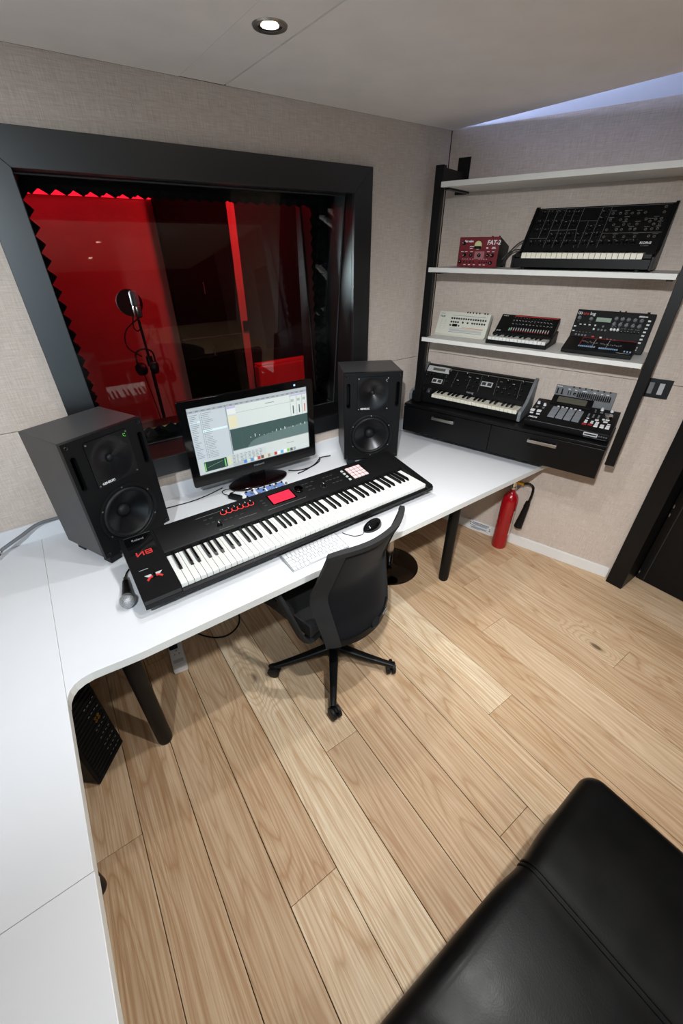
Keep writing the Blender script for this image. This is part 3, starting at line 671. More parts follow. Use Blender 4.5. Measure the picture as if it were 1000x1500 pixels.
rge = rg.mesh('glow_ring', emit('red_ring', (226, 60, 60), .45))
for x in (.420, .447, .474, .500, .526, .551): inst('knob', kn, fa, fp(x, .310)); inst('glow_ring', rge, fa, fp(x, .308))
inst('knob', knob(.013, .014, BLKP), fa, fp(.375, .242)); rw = MB(); rw.lathe([(.0135, .0002), (.0135, .001), (.0152, .001), (.0152, .0002)], 24, cap=False); inst('dial_ring', rw.mesh('dial_ring', STEEL), fa, fp(.375, .242))
inst('knob', knob(.0125, .014, BLKP), fa, fp(.917, .258)); inst('dial_ring', rw.mesh('dial_ring', STEEL), fa, fp(.917, .258))
d = MB(); d.lathe([(.024, 0), (.024, .006), (.021, .009), (.012, .0085), (.011, .012), (0, .012)], 28, cap=False); inst('data_dial', d.mesh('data_dial', CHRD), fa, fp(.792, .292))
m = MB(); m.T = fp(.6965, .2845); m.cbox(0, 0, .0004, .128, .075, .0012); m.obj('screen_surround', BLKG, fa)
m = MB(); m.T = fp(.6965, .2845); m.cbox(0, 0, .0013, .113, .063, .0008); m.obj('touch_screen', emit('red_screen', (214, 20, 50), .85), fa)
m = MB(); m.T = fp(.6965, .2845)
for i in range(6): m.cbox(-.02+random.uniform(-.02, .03), .022-.008*i, .0018, random.uniform(.02, .05), .0022, .0003)
m.obj('screen_print', emit('red_screen_dark', (150, 12, 36), .6), fa)
pd = MB(); pd.cbox(0, 0, .0015, .0195, .0195, .004); pde = pd.mesh('drum_pad', PADP); pw = MB(); pw.cbox(0, 0, .0015, .0125, .014, .003); pwe = pw.mesh('pad_button', LGRY)
for i in range(4):
    for j in range(4): inst('drum_pad', pde, fa, fp(1.1015+.0235*i, .243+.0235*j))
    if i: inst('pad_button', pwe, fa, fp(1.066, .243+.0235*i))
inst('pad_button', pwe.copy(), fa, fp(1.066, .2415)); 
m = MB()
bt = MB(); bt.cbox(0, 0, .0008, .014, .006, .002); bte = bt.mesh('button', DGRY)
for x, y in ((.600, .302), (.602, .281), (.604, .263), (.412, .262), (.435, .262), (.46, .262), (.485, .262), (.83, .315), (.852, .315), (.84, .29), (.86, .29), (.84, .265), (.862, .265), (.884, .315), (.953, .315), (.975, .315), (.998, .315), (.953, .285), (.975, .285), (.998, .285), (1.02, .285), (.975, .256), (.998, .256), (1.02, .256), (.335, .30), (.36, .30), (.335, .272), (.36, .272), (.385, .272)): inst('button', bte, fa, fp(x, y))
for x0, x1, y in ((.597, .796, .229), (.362, .426, .216), (.462, .505, .240), (.505, .545, .238), (.30, .41, .325)): m.T = fp((x0+x1)/2, y); m.cbox(0, 0, .0002, x1-x0, .0012, .0004)
m.obj('panel_lines', GRYP, fa)['kind'] = 'stuff'
m = MB()
for x in (.575, .815, .93, 1.045): m.T = fp(x, .281); m.cbox(0, 0, .0001, .0022, .135, .0006)
m.obj('panel_grooves', SLOT, fa)['kind'] = 'stuff'
LP = panel(0, .004, .070, math.atan2(.0555, .351)); lp = lambda x, y: LP @ T(x, (y-.004)*1.0124, 0)
m = MB(); m.T = lp(.068, .292); m.cbox(0, 0, .0002, .100, .112, .0006); m.obj('gloss_inlay', BLKG, fa)
m = MB(); m.T = lp(.068, .3455); m.cbox(0, 0, .0006, .100, .003, .0012); m.obj('metal_edge', STEEL, fa)
text('Roland', .0165, lp(.042, .316) @ T(0, 0, .0006), fa, GRYP, bold=.0001)
def strokes(M, L, t, m_):
    b = MB(); b.T = M
    for x0, y0, x1, y1 in L:
        old = b.T; a = math.atan2(y1-y0, x1-x0); b.T = old @ T((x0+x1)/2, (y0+y1)/2, 0) @ Matrix.Rotation(a, 4, 'Z'); b.cbox(0, 0, .0004, math.hypot(x1-x0, y1-y0)+t, t, .0006); b.T = old
    return b.obj('lettering', m_, fa)
# stylised angular zero-eight
strokes(lp(.041, .227) @ T(0, 0, .0004), [(0, 0, 0, .020), (0, .0, .023, .020), (.023, .0, .023, .020), (.033, 0, .033, .020), (.033, .020, .053, .020), (.033, .010, .053, .010), (.033, 0, .053, 0), (.054, .011, .054, .019), (.054, .001, .054, .009)], .0048, REDP)
m = MB(); m.T = lp(.041, .152); m.cbox(0, 0, .0003, .032, .0035, .0004); m.obj('print_line', GRYP, fa)
m = MB(); m.T = lp(.0665, .103)
m.add([(-.032, .016, .001), (-.008, .016, .001), (-.006, .004, .001), (-.021, .004, .001)], [(0, 1, 2, 3)]).add([(.032, .016, .001), (.008, .016, .001), (.006, .004, .001), (.021, .004, .001)], [(0, 1, 2, 3)]).obj('lever_window', LGRY, fa)
m = MB(); m.T = lp(.0665, .103)
for sx in (-1, 1): m.tube([(sx*.027, -.012, .001), (sx*.016, -.003, .003), (sx*.006, .0, .003)], .0042, n=6)
m.obj('lever_stripe', REDP, fa)
m = MB(); m.T = lp(.0665, .103); m.rbox(-.0055, .0055, -.006, .016, .0, .010, .002, 2, 2).obj('bender_lever', BLKG, fa)

# ------------------------------------------------------------------ small things on the desk
KCAP = mat('key_cap', (222, 223, 224), .5, var=.01)
ck = thing('computer_keyboard', 'slim white computer keyboard half under the stage piano', 'keyboard', (-1.449, -.822, DT), R(-.3))
MB().prism([(-.057, .0006), (-.057, .005), (.057, .013), (.057, .0006)], -.1405, .1405, 'x').obj('case', ALU, ck, bevel=.002)
kp = panel(0, -.057, .005, math.atan2(.008, .114)); kb = MB(); kb.cbox(0, 0, .0014, .0150, .0150, .003); kbe = None
rows = [(.0085, [1]*14, .011), (.0265, [1]*14, 1), (.045, [1.5]+[1]*12+[.5+1], 1), (.0635, [1.75]+[1]*11+[1.25], 1), (.082, [2.25]+[1]*10+[1.75], 1), (.1005, [1]*14, .6)]
cache = {}
for r_i, (yy, ws, hh) in enumerate([(.012, [1, 1, 1, 1.25, 5, 1.25, 1, 1, 1, 1], 1), (.031, [2.25]+[1]*10+[2.25], 1), (.050, [1.75]+[1]*11+[1.75], 1), (.069, [1.5]+[1]*12+[1], 1), (.088, [1]*13+[1.5], 1), (.1035, [1.035]*14, .55)]):
    tot = sum(ws); x = -.1355; u = .271/tot
    for wv in ws:
        key = (round(wv*u, 4), hh)
        if key not in cache: b = MB(); b.cbox(0, 0, .0014, wv*u-.0035, .0155*hh, .003); cache[key] = b.mesh('key', KCAP, 0)
        inst('key', cache[key], ck, kp @ T(x+wv*u/2, yy, 0)); x += wv*u
mu = thing('computer_mouse', 'black wired mouse on the white desk behind the chair back', 'mouse', (-1.133, -.822, DT), R(100))
def mouse(u, v):
    a = 2*PI*u; e = v*PI/2; x = .031*math.cos(a)*math.cos(e); y = .056*math.sin(a)*math.cos(e); z = .002+.034*math.sin(e)**.8*(1-.25*(y/.056))
    return (x, y, z)
m = MB(); m.grid(mouse, 32, 10); 
m.add([(.031*math.cos(2*PI*i/32), .056*math.sin(2*PI*i/32), .0005) for i in range(32)], [tuple(range(32))]); m.add([(.031*math.cos(2*PI*i/32), .056*math.sin(2*PI*i/32), z) for z in (.0005, .002) for i in range(32)], [(i, (i+1) % 32, (i+1) % 32+32, i+32) for i in range(32)])
m.obj('shell', BLKG, mu, smooth=60); MB().cyl((-.003, .028, .030), (.003, .028, .030), .008).obj('scroll_wheel', RUB, mu)
MB().tube([(0, .054, .008), (-.005, .08, .003), (.012, .11, .0025), (.045, .125, .0025), (.07, .13, .0025)], .0018, n=6).obj('cable', BLKP, mu)

mic = thing('microphone', 'handheld microphone with round steel grille lying on the desk', 'microphone', (-2.166, -.686, DT+.0262))
axis = (Vector((-2.146, -.530, DT+.0135))-Vector((-2.166, -.686, DT+.0262))).normalized(); MQ = axis.to_track_quat('Z', 'X').to_matrix().to_4x4()
def mesh_grille():
    k = N('steel_mesh'); v = k.co()
    vo = k.n('ShaderNodeTexVoronoi'); vo.inputs['Scale'].default_value = 420; k.l(v, vo.inputs['Vector'])
    k.l(k.ramp(vo.outputs['Distance'], [(.2, lin((92, 93, 96))), (.6, lin((176, 177, 180)))]), k.b.inputs['Base Color']); k.b.inputs['Metallic'].default_value = .6; k.b.inputs['Roughness'].default_value = .45
    k.bump(vo.outputs['Distance'], .5, .001); return k.m
m = MB(); m.T = MQ; m.lathe([(0, -.0258), (.010, -.0245), (.019, -.018), (.0245, -.008), (.0258, .002), (.0258, .006)], 28, cap=False).lathe([(.0258, .006), (.0245, .014), (.020, .024)], 28, cap=False).obj('grille', mesh_grille(), mic)
m = MB(); m.T = MQ; m.lathe([(.0262, .0035), (.0265, .0045), (.0265, .0085), (.0262, .0095)], 28, cap=False).obj('grille_band', STEEL, mic)
m = MB(); m.T = MQ; m.lathe([(.020, .023), (.0185, .03), (.0165, .05), (.0125, .118), (.0115, .128), (0, .128)], 22, cap=False).cbox(0, .014, .06, .01, .004, .016).obj('handle', BLKP, mic)
m = MB(); m.T = MQ; m.lathe([(.0118, .128), (.0118, .134), (.0095, .135), (.0095, .150), (.006, .158), (.0, .158)], 16, cap=False).obj('plug', STEEL, mic)
MB().tube([axis*.156, Vector((.032, .192, -.0185)), Vector((.055, .222, -.0215)), Vector((.085, .235, -.022)), Vector((.13, .24, -.022)), Vector((.2, .25, -.022))], .0033, n=6).obj('cable', BLKP, mic)

ai = thing('audio_interface', 'small blue and white desktop mixer tucked under the screen', 'mixer', (-1.383, -.232, DT), R(-3))
MB().prism([(-.055, .0006), (-.055, .011), (.034, .018), (.034, .0006)], -.137, .137, 'x').obj('case', WPL, ai, bevel=.003)
ap = panel(0, -.055, .011, math.atan2(.007, .089)); ab = MB(); ab.cbox(0, 0, .0012, .046, .060, .002); abe = ab.mesh('blue_panel', BLUEP)
for x in (-.092, -.03, .026, .082): inst('blue_panel', abe, ai, ap @ T(x, .048, 0))
k1 = knob(.008, .009, MGRY); k2 = knob(.006, .007, BLKP)
for i in range(8): inst('knob', k1 if i % 3 else k2, ai, ap @ T(-.115+.033*i, .03+.02*(i % 2), .001))
for i in range(7): inst('knob', k2, ai, ap @ T(-.105+.034*i, .072, .001))
us = thing('power_adapter', 'small black adapter with a cable beside the blue mixer', 'adapter', (-1.547, -.207, DT), R(-60))
MB().rbox(-.036, .036, -.016, .016, .0006, .022, .004, 2, 2).obj('case', BLKP, us)
MB().tube([(-.036, 0, .012), (-.06, .004, .008), (-.085, .012, .004), (-.11, .03, .003), (-.10, .06, .003), (-.07, .075, .003), (-.05, .06, .003), (-.06, .03, .003)], .0022, n=6).obj('cable', BLKP, us)
c1 = MB().tube([(-.93, -.055, DT+.004), (-.96, -.10, DT+.004), (-1.05, -.135, DT+.004), (-1.13, -.125, DT+.004), (-1.17, -.095, DT+.004)], .0032, n=6).tube([(-.86, -.075, DT+.004), (-.93, -.075, DT+.011), (-1.0, -.115, DT+.004), (-1.09, -.15, DT+.004), (-1.145, -.16, DT+.004)], .0032, n=6).obj('signal_cable', BLKP); tag(c1, 'pair of thin black cables between the screen and the speaker near the drawers', 'cable')
c2 = MB().tube([(-1.93, -.085, DT+.003), (-1.82, -.095, DT+.003), (-1.73, -.10, DT+.003), (-1.64, -.085, DT+.003), (-1.56, -.06, DT+.003)], .0026, n=6).obj('signal_cable', BLKP); tag(c2, 'single thin black cable between the screen and the speaker by the microphone', 'cable')
c3 = thing('audio_cable', 'grey cable with a black plug draped along the desk back beside the speaker', 'cable', (-2.5, -.09, DT))
MB().tube([(.20, .068, .083), (.12, .052, .088), (.05, .024, .07), (-.02, -.006, .052), (-.04, -.02, .044)], .0075, n=8).obj('cord', MGRY, c3)
MB().cyl((-.036, -.018, .046), (-.055, -.032, .034), .0095).cyl((-.05, -.028, .037), (-.12, -.05, .0085), .0075).obj('plug', BLKP, c3); MB().cyl((-.03, -.014, .048), (-.038, -.02, .044), .011).obj('plug_collar', CHRM, c3)

# ------------------------------------------------------------------ office chair
ch = thing('office_chair', 'black mesh-back swivel office chair on a five-star base at the desk', 'chair', (-1.385, -.853, 0), R(12))
cr = ch.rotation_euler.z
bm = MB(); 
m = MB(); m.lathe([(.045, .062), (.05, .075), (.046, .105), (.034, .118), (.034, .13)], 24).obj('base_hub', CHAIRP, ch)
lg = MB(); L0, L1 = .03, .315
def legpt(u, v):
    x = L0+(L1-L0)*u; w = (.034*(1-u)+.019*u); h = (.034*(1-u)+.020*u); zc = .098-.028*u-.004*math.sin(PI*u); a = 2*PI*v
    return (x, w*.72*math.copysign(abs(math.cos(a))**.6, math.cos(a)), zc+h*.6*math.copysign(abs(math.sin(a))**.6, math.sin(a)))
lg.grid(legpt, 10, 16); lge = lg.mesh('base_arm', CHAIRP, 50)
cw = MB(); 
for sy in (-1, 1): cw.T = T(0, sy*.014, .031) @ Matrix.Rotation(PI/2, 4, 'X'); cw.lathe([(0, -.010), (.025, -.010), (.0305, -.007), (.0305, .007), (.025, .010), (0, .010)], 24, cap=False)
cwe = cw.mesh('wheel', RUB, 40)
hd = MB(); hd.tube([(-.010, 0, .058), (.008, 0, .066), (.022, 0, .060)], .010, n=8, flat=.9).cyl((-.012, 0, .045), (-.012, 0, .078), .006); hde = hd.mesh('caster_hood', CHAIRP)
for k in range(5):
    a = R(-125.2+72*k)-cr; rot = Matrix.Rotation(a, 4, 'Z')
    inst('base_arm', lge, ch, rot)
    ca = inst('caster', cwe, ch, rot @ T(.305, 0, 0) @ Matrix.Rotation(.6+k*1.3, 4, 'Z') @ T(.012, 0, 0)); inst('caster_hood', hde, ca, None)
MB().cyl((0, 0, .11), (0, 0, .30), .026).cyl((0, 0, .28), (0, 0, .40), .018).obj('gas_column', CHAIRP, ch)
MB().rbox(-.10, .10, -.16, .12, .375, .425, .018, 3, 3).obj('tilt_mechanism', CHAIRP, ch)
m = MB(); m.rbox(-.225, .225, -.09, .30, .425, .500, .034, 8, 4)
for v in m.v: v.z -= .02*max(0, (v.y-.16)/.11)**2; v.z += .01*(v.x/.24)**2
m.obj('seat', CHAIRF, ch, smooth=60)
BX = .035
def soft(t, pts):                                     # piecewise line with eased corners
    f = lambda q: next(a[1]+(b[1]-a[1])*(min(max(q, 0), 1)-a[0])/(b[0]-a[0]) for a, b in zip(pts, pts[1:]) if min(max(q, 0), 1) <= b[0])
    return sum(f(t+d) for d in (-.06, -.03, 0, .03, .06))/5
def back(s, t):                                       # s -1..1 across, t 0..1 up
    z = .392+.528*t; k = abs(s)
    w = soft(t, [(0, .205), (.48, .246), (1, .226)])
    yc = soft(t, [(0, -.228), (.48, -.150), (1, -.246)])
    bx = .012+.028*min(1, t*1.6)
    return Vector((bx+w*s, yc+.082*k**2.2, z+.030*k**2*(1-t)**2*(1 if s > 0 else .2)-.016*k**6*t))
def backn(s, t):
    e = .01; a = back(s+e, t)-back(s-e, t); b = back(s, min(1, t+e))-back(s, max(0, t-e)); return a.cross(b).normalized()
def region(s0, s1, t0, t1, nu, nv, th, name, m_, off=0):
    m = MB(); m.slab(lambda u, v: back(s0+(s1-s0)*u, t0+(t1-t0)*v)+backn(s0+(s1-s0)*u, t0+(t1-t0)*v)*off, lambda u, v: backn(s0+(s1-s0)*u, t0+(t1-t0)*v), nu, nv, th)
    return m.obj(name, m_, ch, smooth=50, bevel=0)
region(-.86, .86, .04, .965, 22, 22, .004, 'mesh_back', MESHC)
region(-1, -.75, 0, 1, 5, 28, .018, 'side_border', CHAIRF, .004); region(.78, 1, 0, 1, 5, 28, .018, 'side_border', CHAIRF, .004)
region(-.99, .99, .955, 1, 26, 3, .022, 'top_border', CHAIRF, .003); region(-.99, .99, 0, .055, 26, 3, .016, 'bottom_border', CHAIRP, .003)
MB().tube([(0, -.10, .395), (.01, -.16, .392), (BX, -.215, .405), (BX, -.232, .43)], .030, n=10, flat=.45).obj('back_support', CHAIRP, ch)
m = MB(); p_ = back(.52, .02); m.T = T(p_.x, p_.y-.012, p_.z+.004) @ Matrix.Rotation(.25, 4, 'Z'); m.cbox(0, 0, 0, .045, .003, .012); m.obj('maker_tag', MGRY, ch)
for sx in (-1, 1):
    q = MB(); q.tube([(sx*.12, -.05, .405), (sx*.20, -.06, .402), (sx*.245, -.062, .425), (sx*.270, -.045, .51), (sx*.286, -.01, .61), (sx*.286, .03, .655)], .030, n=10, flat=.36).obj('arm_bracket', CHAIRF, ch)
    MB().rbox(sx*.285-.042, sx*.285+.042, .03, .26, .652, .682, .013, 4, 3).obj('arm_pad', RUB, ch)

# stool half hidden by the chair
st = thing('bar_stool', 'round chrome-based stool pushed under the desk behind the chair', 'stool', (-.655, -.458, 0))
MB().lathe([(.196, .0005), (.198, .004), (.190, .009), (.10, .017), (.045, .024), (.034, .030), (0, .03)], 56, cap=False).obj('base', CHRD, st)
MB().cyl((0, 0, .028), (0, 0, .36), .027).cyl((0, 0, .36), (0, 0, .53), .02).obj('column', CHRM, st)
MB().lathe([(0, .53), (.17, .53), (.185, .545), (.185, .585), (.165, .605), (0, .61)], 40, cap=False).obj('seat', LEA, st)

# computer tower, power strip
pc = thing('computer_tower', 'black computer tower standing askew on the floor under the desk corner', 'computer', (-2.4475, -.728, 0), math.atan2(.130, .111))
MB().box(-.084, .084, .006, .46, .012, .47).obj('case', BLKP, pc, bevel=.003)
MB().box(-.086, .086, -.006, .006, .008, .474).obj('front_panel', BLKM, pc, bevel=.002)
sl = MB(); sl.cbox(0, -.009, 0, .150, .007, .010); sle = sl.mesh('grille_slat', BLKM, 0)
for i in range(18): inst('grille_slat', sle, pc, T(0, 0, .035+i*.024))
for i, x in enumerate((.028, .044)):
    for j in range(2):
        q = MB(); q.T = T(x, -.0125, .275+.017*j) @ Matrix.Rotation(PI/2, 4, 'X'); q.lathe([(.003, 0), (.0065, 0), (.0065, .002), (.003, .002)], 14, cap=False).obj('gold_socket', BRASS, pc)
m = MB()
for z in (.06, .10, .14, .19, .24, .33, .38): 
    for i in range(4): m.cbox(.01+.017*i, -.013, z+random.uniform(-.004, .004), .008, .0008, .003)
m.obj('print_marks', GRYP, pc)
ps = thing('power_strip', 'white two-socket power strip lying on the floor beneath the desk', 'power strip', (-2.052, -.335, 0), R(-7))
MB().rbox(-.035, .035, -.13, .13, .0006, .036, .010, 3, 3).obj('body', WPL, ps)
for y in (-.082, .075): MB().cbox(0, y, .0365, .05, .022, .002).obj('switch_rocker', LGRY, ps)
for x, y in ((-.012, -.035), (.012, -.035), (0, -.012), (-.012, .03), (.012, .03), (0, .05)): MB().cbox(x, y, .0361, .006, .005, .0008).obj('socket_slot', SLOT, ps)
MB().rbox(-.03, .012, .0, .05, .036, .058, .006, 2, 2).obj('plug', BLKP, ps); MB().tube([(-.02, .01, .05), (-.06, .06, .06), (-.07, .14, .01), (-.04, .25, .005)], .0035, n=6).obj('cable', BLKP, ps)

c4 = MB().tube([(-1.99, -.12, .012), (-1.90, -.30, .005), (-1.80, -.38, .005), (-1.70, -.34, .005), (-1.66, -.20, .005), (-1.72, -.06, .03), (-1.74, -.03, .30)], .0045, n=6).obj('floor_cable', BLKP); tag(c4, 'loose black cable looping on the floor beside the white power strip', 'cable')

# ------------------------------------------------------------------ wall rack
def sthing(name, label, cat, u, w, z, group=None, rz=0): 
    return thing(name, label, cat, S(u, w, z), RS+rz, group)
rk = sthing('wall_rack', 'black wall rack with three white shelves and two black drawers', 'shelving', 0, 0, .79)
zr = .79
for a, b_ in ((.070, .114), (1.210, 1.254)):
    z0 = .865-zr if a > 1 else .985-zr
    MB().box(a, b_, -.285, -.252, z0, 2.158-zr).obj('upright', BLKF, rk, bevel=.0015)
    MB().box(a+.006, b_-.006, -.252, -.006, 2.075-zr, 2.150-zr).obj('bracket_arm', BLKF, rk, bevel=.001); MB().box(a-.012, b_+.012, -.006, -.0006, 2.06-zr, 2.216-zr).obj('wall_plate', BLKF, rk, bevel=.001)
    if a > 1: MB().box(a+.006, b_-.006, -.252, -.0006, .875-zr, .94-zr).obj('bracket_arm', BLKF, rk, bevel=.001)
for u0, u1, zt in ((.1155, 1.208, 2.091), (.092, 1.206, 1.729), (.092, 1.206, 1.376)):
    if zt > 2: MB().box(u0, u1, -.300, -.0006, zt-.022-zr, zt-zr).obj('shelf', SHELFW, rk, bevel=.001, smooth=0)
    else:
        q = MB(); q.prism([(.092, -.300), (1.206, -.300), (1.206, -.0006), (.092, -.0006)] if 0 else [(u0, -.300), (u1, -.300), (u1, -.0006), (.1155, -.0006), (.1155, -.2865), (u0, -.2865)], zt-.022-zr, zt-zr, 'z').obj('shelf', SHELFW, rk, bevel=.001, smooth=0)
    for u in (.135, 1.185): MB().box(u-.012, u+.012, -.27, -.02, zt-.030-zr, zt-.0222-zr).obj('shelf_bracket', BLKF, rk)
zc0, zc1 = .797-zr, .975-zr
MB().box(.032, 1.190, -.308, -.0006, zc0, zc1-.018).obj('drawer_carcass', BLKS, rk, smooth=0)
MB().box(.028, 1.193, -.326, -.0006, zc1-.016, zc1).obj('drawer_top', BLKS, rk, bevel=.001, smooth=0)
for u0, u1, h0, h1 in ((.029, .6055, .238, .384), (.6085, 1.193, .822, .972)):
    d = MB().box(u0, u1, -.328, -.309, zc0-.004, zc1-.019).obj('drawer', BLKS, rk, bevel=.001, smooth=0)
    zh = .922-zr
    MB().box(h0, h1, -.350, -.344, zh-.008, zh+.008).box(h0, h0+.006, -.344, -.3285, zh-.008, zh+.008).box(h1-.006, h1, -.344, -.3285, zh-.008, zh+.008).obj('handle', STEEL, d, bevel=.0008)

# ---- helpers for panels with fraction coordinates
def PF(t, M0, W, H):
    return lambda fx, fy, z=0: M0 @ T((fx-.5)*W, fy*H, z)
def lines(name, f, W, H, L, w, m_, t, z=.0003):       # L: pairs of fraction points
    b = MB()
    for (x0, y0), (x1, y1) in L:
        a = ((x1-x0)*W, (y1-y0)*H); b.T = f((x0+x1)/2, (y0+y1)/2, z) @ Matrix.Rotation(math.atan2(a[1], a[0]), 4, 'Z'); b.cbox(0, 0, 0, math.hypot(*a), w, .0004)
    o = b.obj(name, m_, t, smooth=0); o['kind'] = 'stuff'; return o
def rects(name, f, L, m_, t, h=.0015, kind=None):     # small identical caps too fine to pick apart
    b = MB()
    for fx, fy, sx, sy in L: b.T = f(fx, fy, h/2); b.cbox(0, 0, 0, sx, sy, h)
    o = b.obj(name, m_, t, smooth=0)
    if len(L) > 1: o['kind'] = 'stuff'
    return o
def knobs(f, L, me, t, z=0, name='knob'):
    for p in L: inst(name, me, t, f(p[0], p[1], z) @ Matrix.Rotation(random.uniform(-2, 2), 4, 'Z'))

# ---- semi-modular synthesizer on the middle shelf
z2 = 1.7295
kg = sthing('patch_synthesizer', 'large black patch-bay synthesizer with small white keys on the upper of the two loaded shelves', 'synthesizer', .815, .275, z2)
KW = .574; kp2 = [(0, .010), (0, .052), (.004, .056), (.095, .062), (.108, .082), (.245, .250), (.262, .250), (.262, .010)]
for sx in (-1, 1): MB().prism([(-.002, .006), (-.002, .056), (.10, .078), (.238, .255), (.268, .257), (.268, .006)], sx*KW/2-.006, sx*KW/2+.006, 'x').obj('side_cheek', BLKP, kg, bevel=.0015)
MB().prism([(.001, .010), (.001, .046), (.012, .048), (.098, .048), (.108, .082), (.245, .250), (.262, .250), (.262, .010)], -KW/2+.0065, KW/2-.0065, 'x').obj('body', BLKP, kg, bevel=.001)
for x in (-.24, .24): MB().cyl((x, .03, .0005), (x, .03, .0105), .010).cyl((x, .22, .0005), (x, .22, .0105), .010).obj('rubber_foot', RUB, kg)
keybed(kg, -.250, 22, .0226, -.003, .096, .069, .0465, 'C', KEYI, KEYB, .045, .006)
MB().box(.250, .278, .01, .09, .05, .064).obj('wheel_block', BLKP, kg); MB().box(-.279, -.252, .01, .09, .05, .064).obj('wheel_block', BLKP, kg)
tl = math.atan2(.168, .137); KH = math.hypot(.168, .137); f = PF(kg, panel(0, .108, .082, tl), KW-.013, KH)
MSK = [(.06, .857), (.129, .848), (.196, .851), (.269, .829), (.335, .821), (.057, .624), (.127, .625), (.2, .617), (.265, .603), (.332, .596), (.056, .425), (.123, .42), (.204, .304), (.269, .3), (.336, .304), (.41, .304), (.477, .308), (.542, .311), (.055, .125), (.129, .131), (.201, .128), (.266, .13), (.336, .127), (.409, .125), (.478, .13), (.541, .128), (.603, .133), (.664, .135), (.717, .14), (.771, .138), (.824, .136), (.538, .825), (.537, .671), (.472, .484), (.534, .487)]
MSJ = [(.601, .805), (.653, .802), (.695, .796), (.735, .798), (.78, .792), (.825, .804), (.601, .653), (.673, .656), (.71, .659), (.847, .655), (.911, .647), (.947, .654), (.879, .603), (.638, .546), (.708, .551), (.745, .547), (.799, .549), (.911, .538), (.949, .541), (.602, .435), (.671, .437), (.707, .434), (.766, .44), (.799, .437), (.872, .431), (.911, .435), (.948, .436), (.603, .273), (.676, .276), (.744, .272), (.817, .275), (.91, .281), (.948, .271), (.947, .913), (.948, .798)]
knobs(f, MSK, knob(.0105, .013, BLKP, GRYP), kg)
jk = MB(); jk.lathe([(.0032, -.0005), (.0032, .002), (.0058, .002), (.0058, 0)], 14, cap=False); knobs(f, MSJ, jk.mesh('jack_socket', STEEL), kg, 0, 'jack_socket')
rects('print_ticks', f, [(x+dx, y+.075, .004, .0012) for x, y in MSK for dx in (-.022, .022)], GRYP, kg, .0004, 'stuff')
rects('print_labels', f, [(x, y+.062, .020, .0018) for x, y in MSJ[:33:2]], GRYP, kg, .0004, 'stuff')
lines('panel_lines', f, KW, KH, [((.092, .946), (.092, .255)), ((.164, .944), (.164, .04)), ((.232, .957), (.232, .46)), ((.30, .95), (.30, .46)), ((.368, .965), (.368, .66)), ((.371, .659), (.371, .46)), ((.371, .659), (.508, .656)), ((.508, .656), (.511, .962)), ((.576, .96), (.579, .03)), ((.508, .65), (.508, .03)), ((.44, .65), (.44, .03)), ((.407, .03), (.375, .45)), ((.164, .455), (.375, .453)), ((.018, .262), (.164, .262)), ((.579, .36), (.98, .365)), ((.235, .44), (.235, .04)), ((.305, .44), (.305, .04)), ((.025, .97), (.975, .97))], .0011, GRYP, kg)
text('KORG', .0140, f(.908, .118, .0004), kg, LGT, 'CENTER', bold=.0006, sx=1.1); text('SYNTHESIZER', .005, f(.908, .07, .0004), kg, GRYP, 'CENTER')

# ---- red valve compressor
ft = sthing('valve_preamp', 'small dark red preamp with handwritten white lettering on the shelf', 'audio device', .3165, .200, z2)
MB().prism([(.004, .006), (.004, .133), (.02, .133), (.15, .098), (.16, .096), (.16, .006)], -.104, .104, 'x').obj('case', mat('dark_olive_metal', (34, 34, 30), .5), ft, bevel=.001)
MB().box(-.107, .107, 0, .004, .002, .135).obj('front_panel', REDM, ft, bevel=.001)
for x in (-.09, .09): MB().cyl((x, .03, .0005), (x, .03, .0065), .008).cyl((x, .14, .0005), (x, .14, .0065), .008).obj('rubber_foot', RUB, ft)
f = PF(ft, T(0, 0, .002) @ Matrix.Rotation(PI/2, 4, 'X'), .214, .133)
m = MB(); m.T = f(.485, .73, .0006); m.plate(circ(0, 0, .019, 28), [], 0, .002); m.obj('meter_face', mat('cream_meter', (206, 208, 150), .4), ft)
m = MB(); m.T = f(.485, .68, .003); m.box(-.0175, .0175, -.010, .0035, 0, .001); m.obj('meter_shade', BLKP, ft)
text('FAT-2', .027, f(.70, .75, .0005), ft, LGT, bold=.0008, shear=.15); text('flat valve', .0135, f(.13, .83, .0005), ft, LGT, bold=.0006, shear=.2)
knobs(f, [(.125, .80), (.17, .41), (.335, .41), (.545, .40), (.75, .40), (.87, .40), (.07, .18), (.85, .15)], knob(.0085, .012, BLKP), ft)
m = MB(); m.T = f(.545, .40, .0003); m.cbox(0, 0, 0, .052, .034, .0005); m.obj('scale_print', mat('dull_pink_print', (160, 100, 104), .6), ft)
rects('print_marks', f, [(x, .27, .007, .002) for x in (.14, .2, .26, .33, .40, .56, .62, .68, .74)]+[(x, .08, .012, .003) for x in (.2, .32, .45, .60, .70)]+[(x, .52, .014, .002) for x in (.1, .2, .34, .56, .76, .88)]+[(.32, .63, .016, .003), (.33, .69, .022, .003), (.72, .64, .01, .006), (.88, .62, .022, .003), (.88, .66, .016, .003)], LGT, ft, .0004, 'stuff')
rects('toggle_button', f, [(x, .17, .005, .006) for x in (.18, .26, .34, .42, .58, .64, .70, .76)], BLKP, ft, .004, 'stuff')
for x in (.062, .098-.0): MB().lathe([(.005, .1325), (.005, .1385), (0, .1385)], 12, x, .012, cap=False).obj('top_screw', BLKP, ft)
tc_ = thing('patch_cable', 'grey cables looping between the red preamp and the patch synthesizer', 'cable', S(.47, .10, z2))
tc_.rotation_euler.z = RS
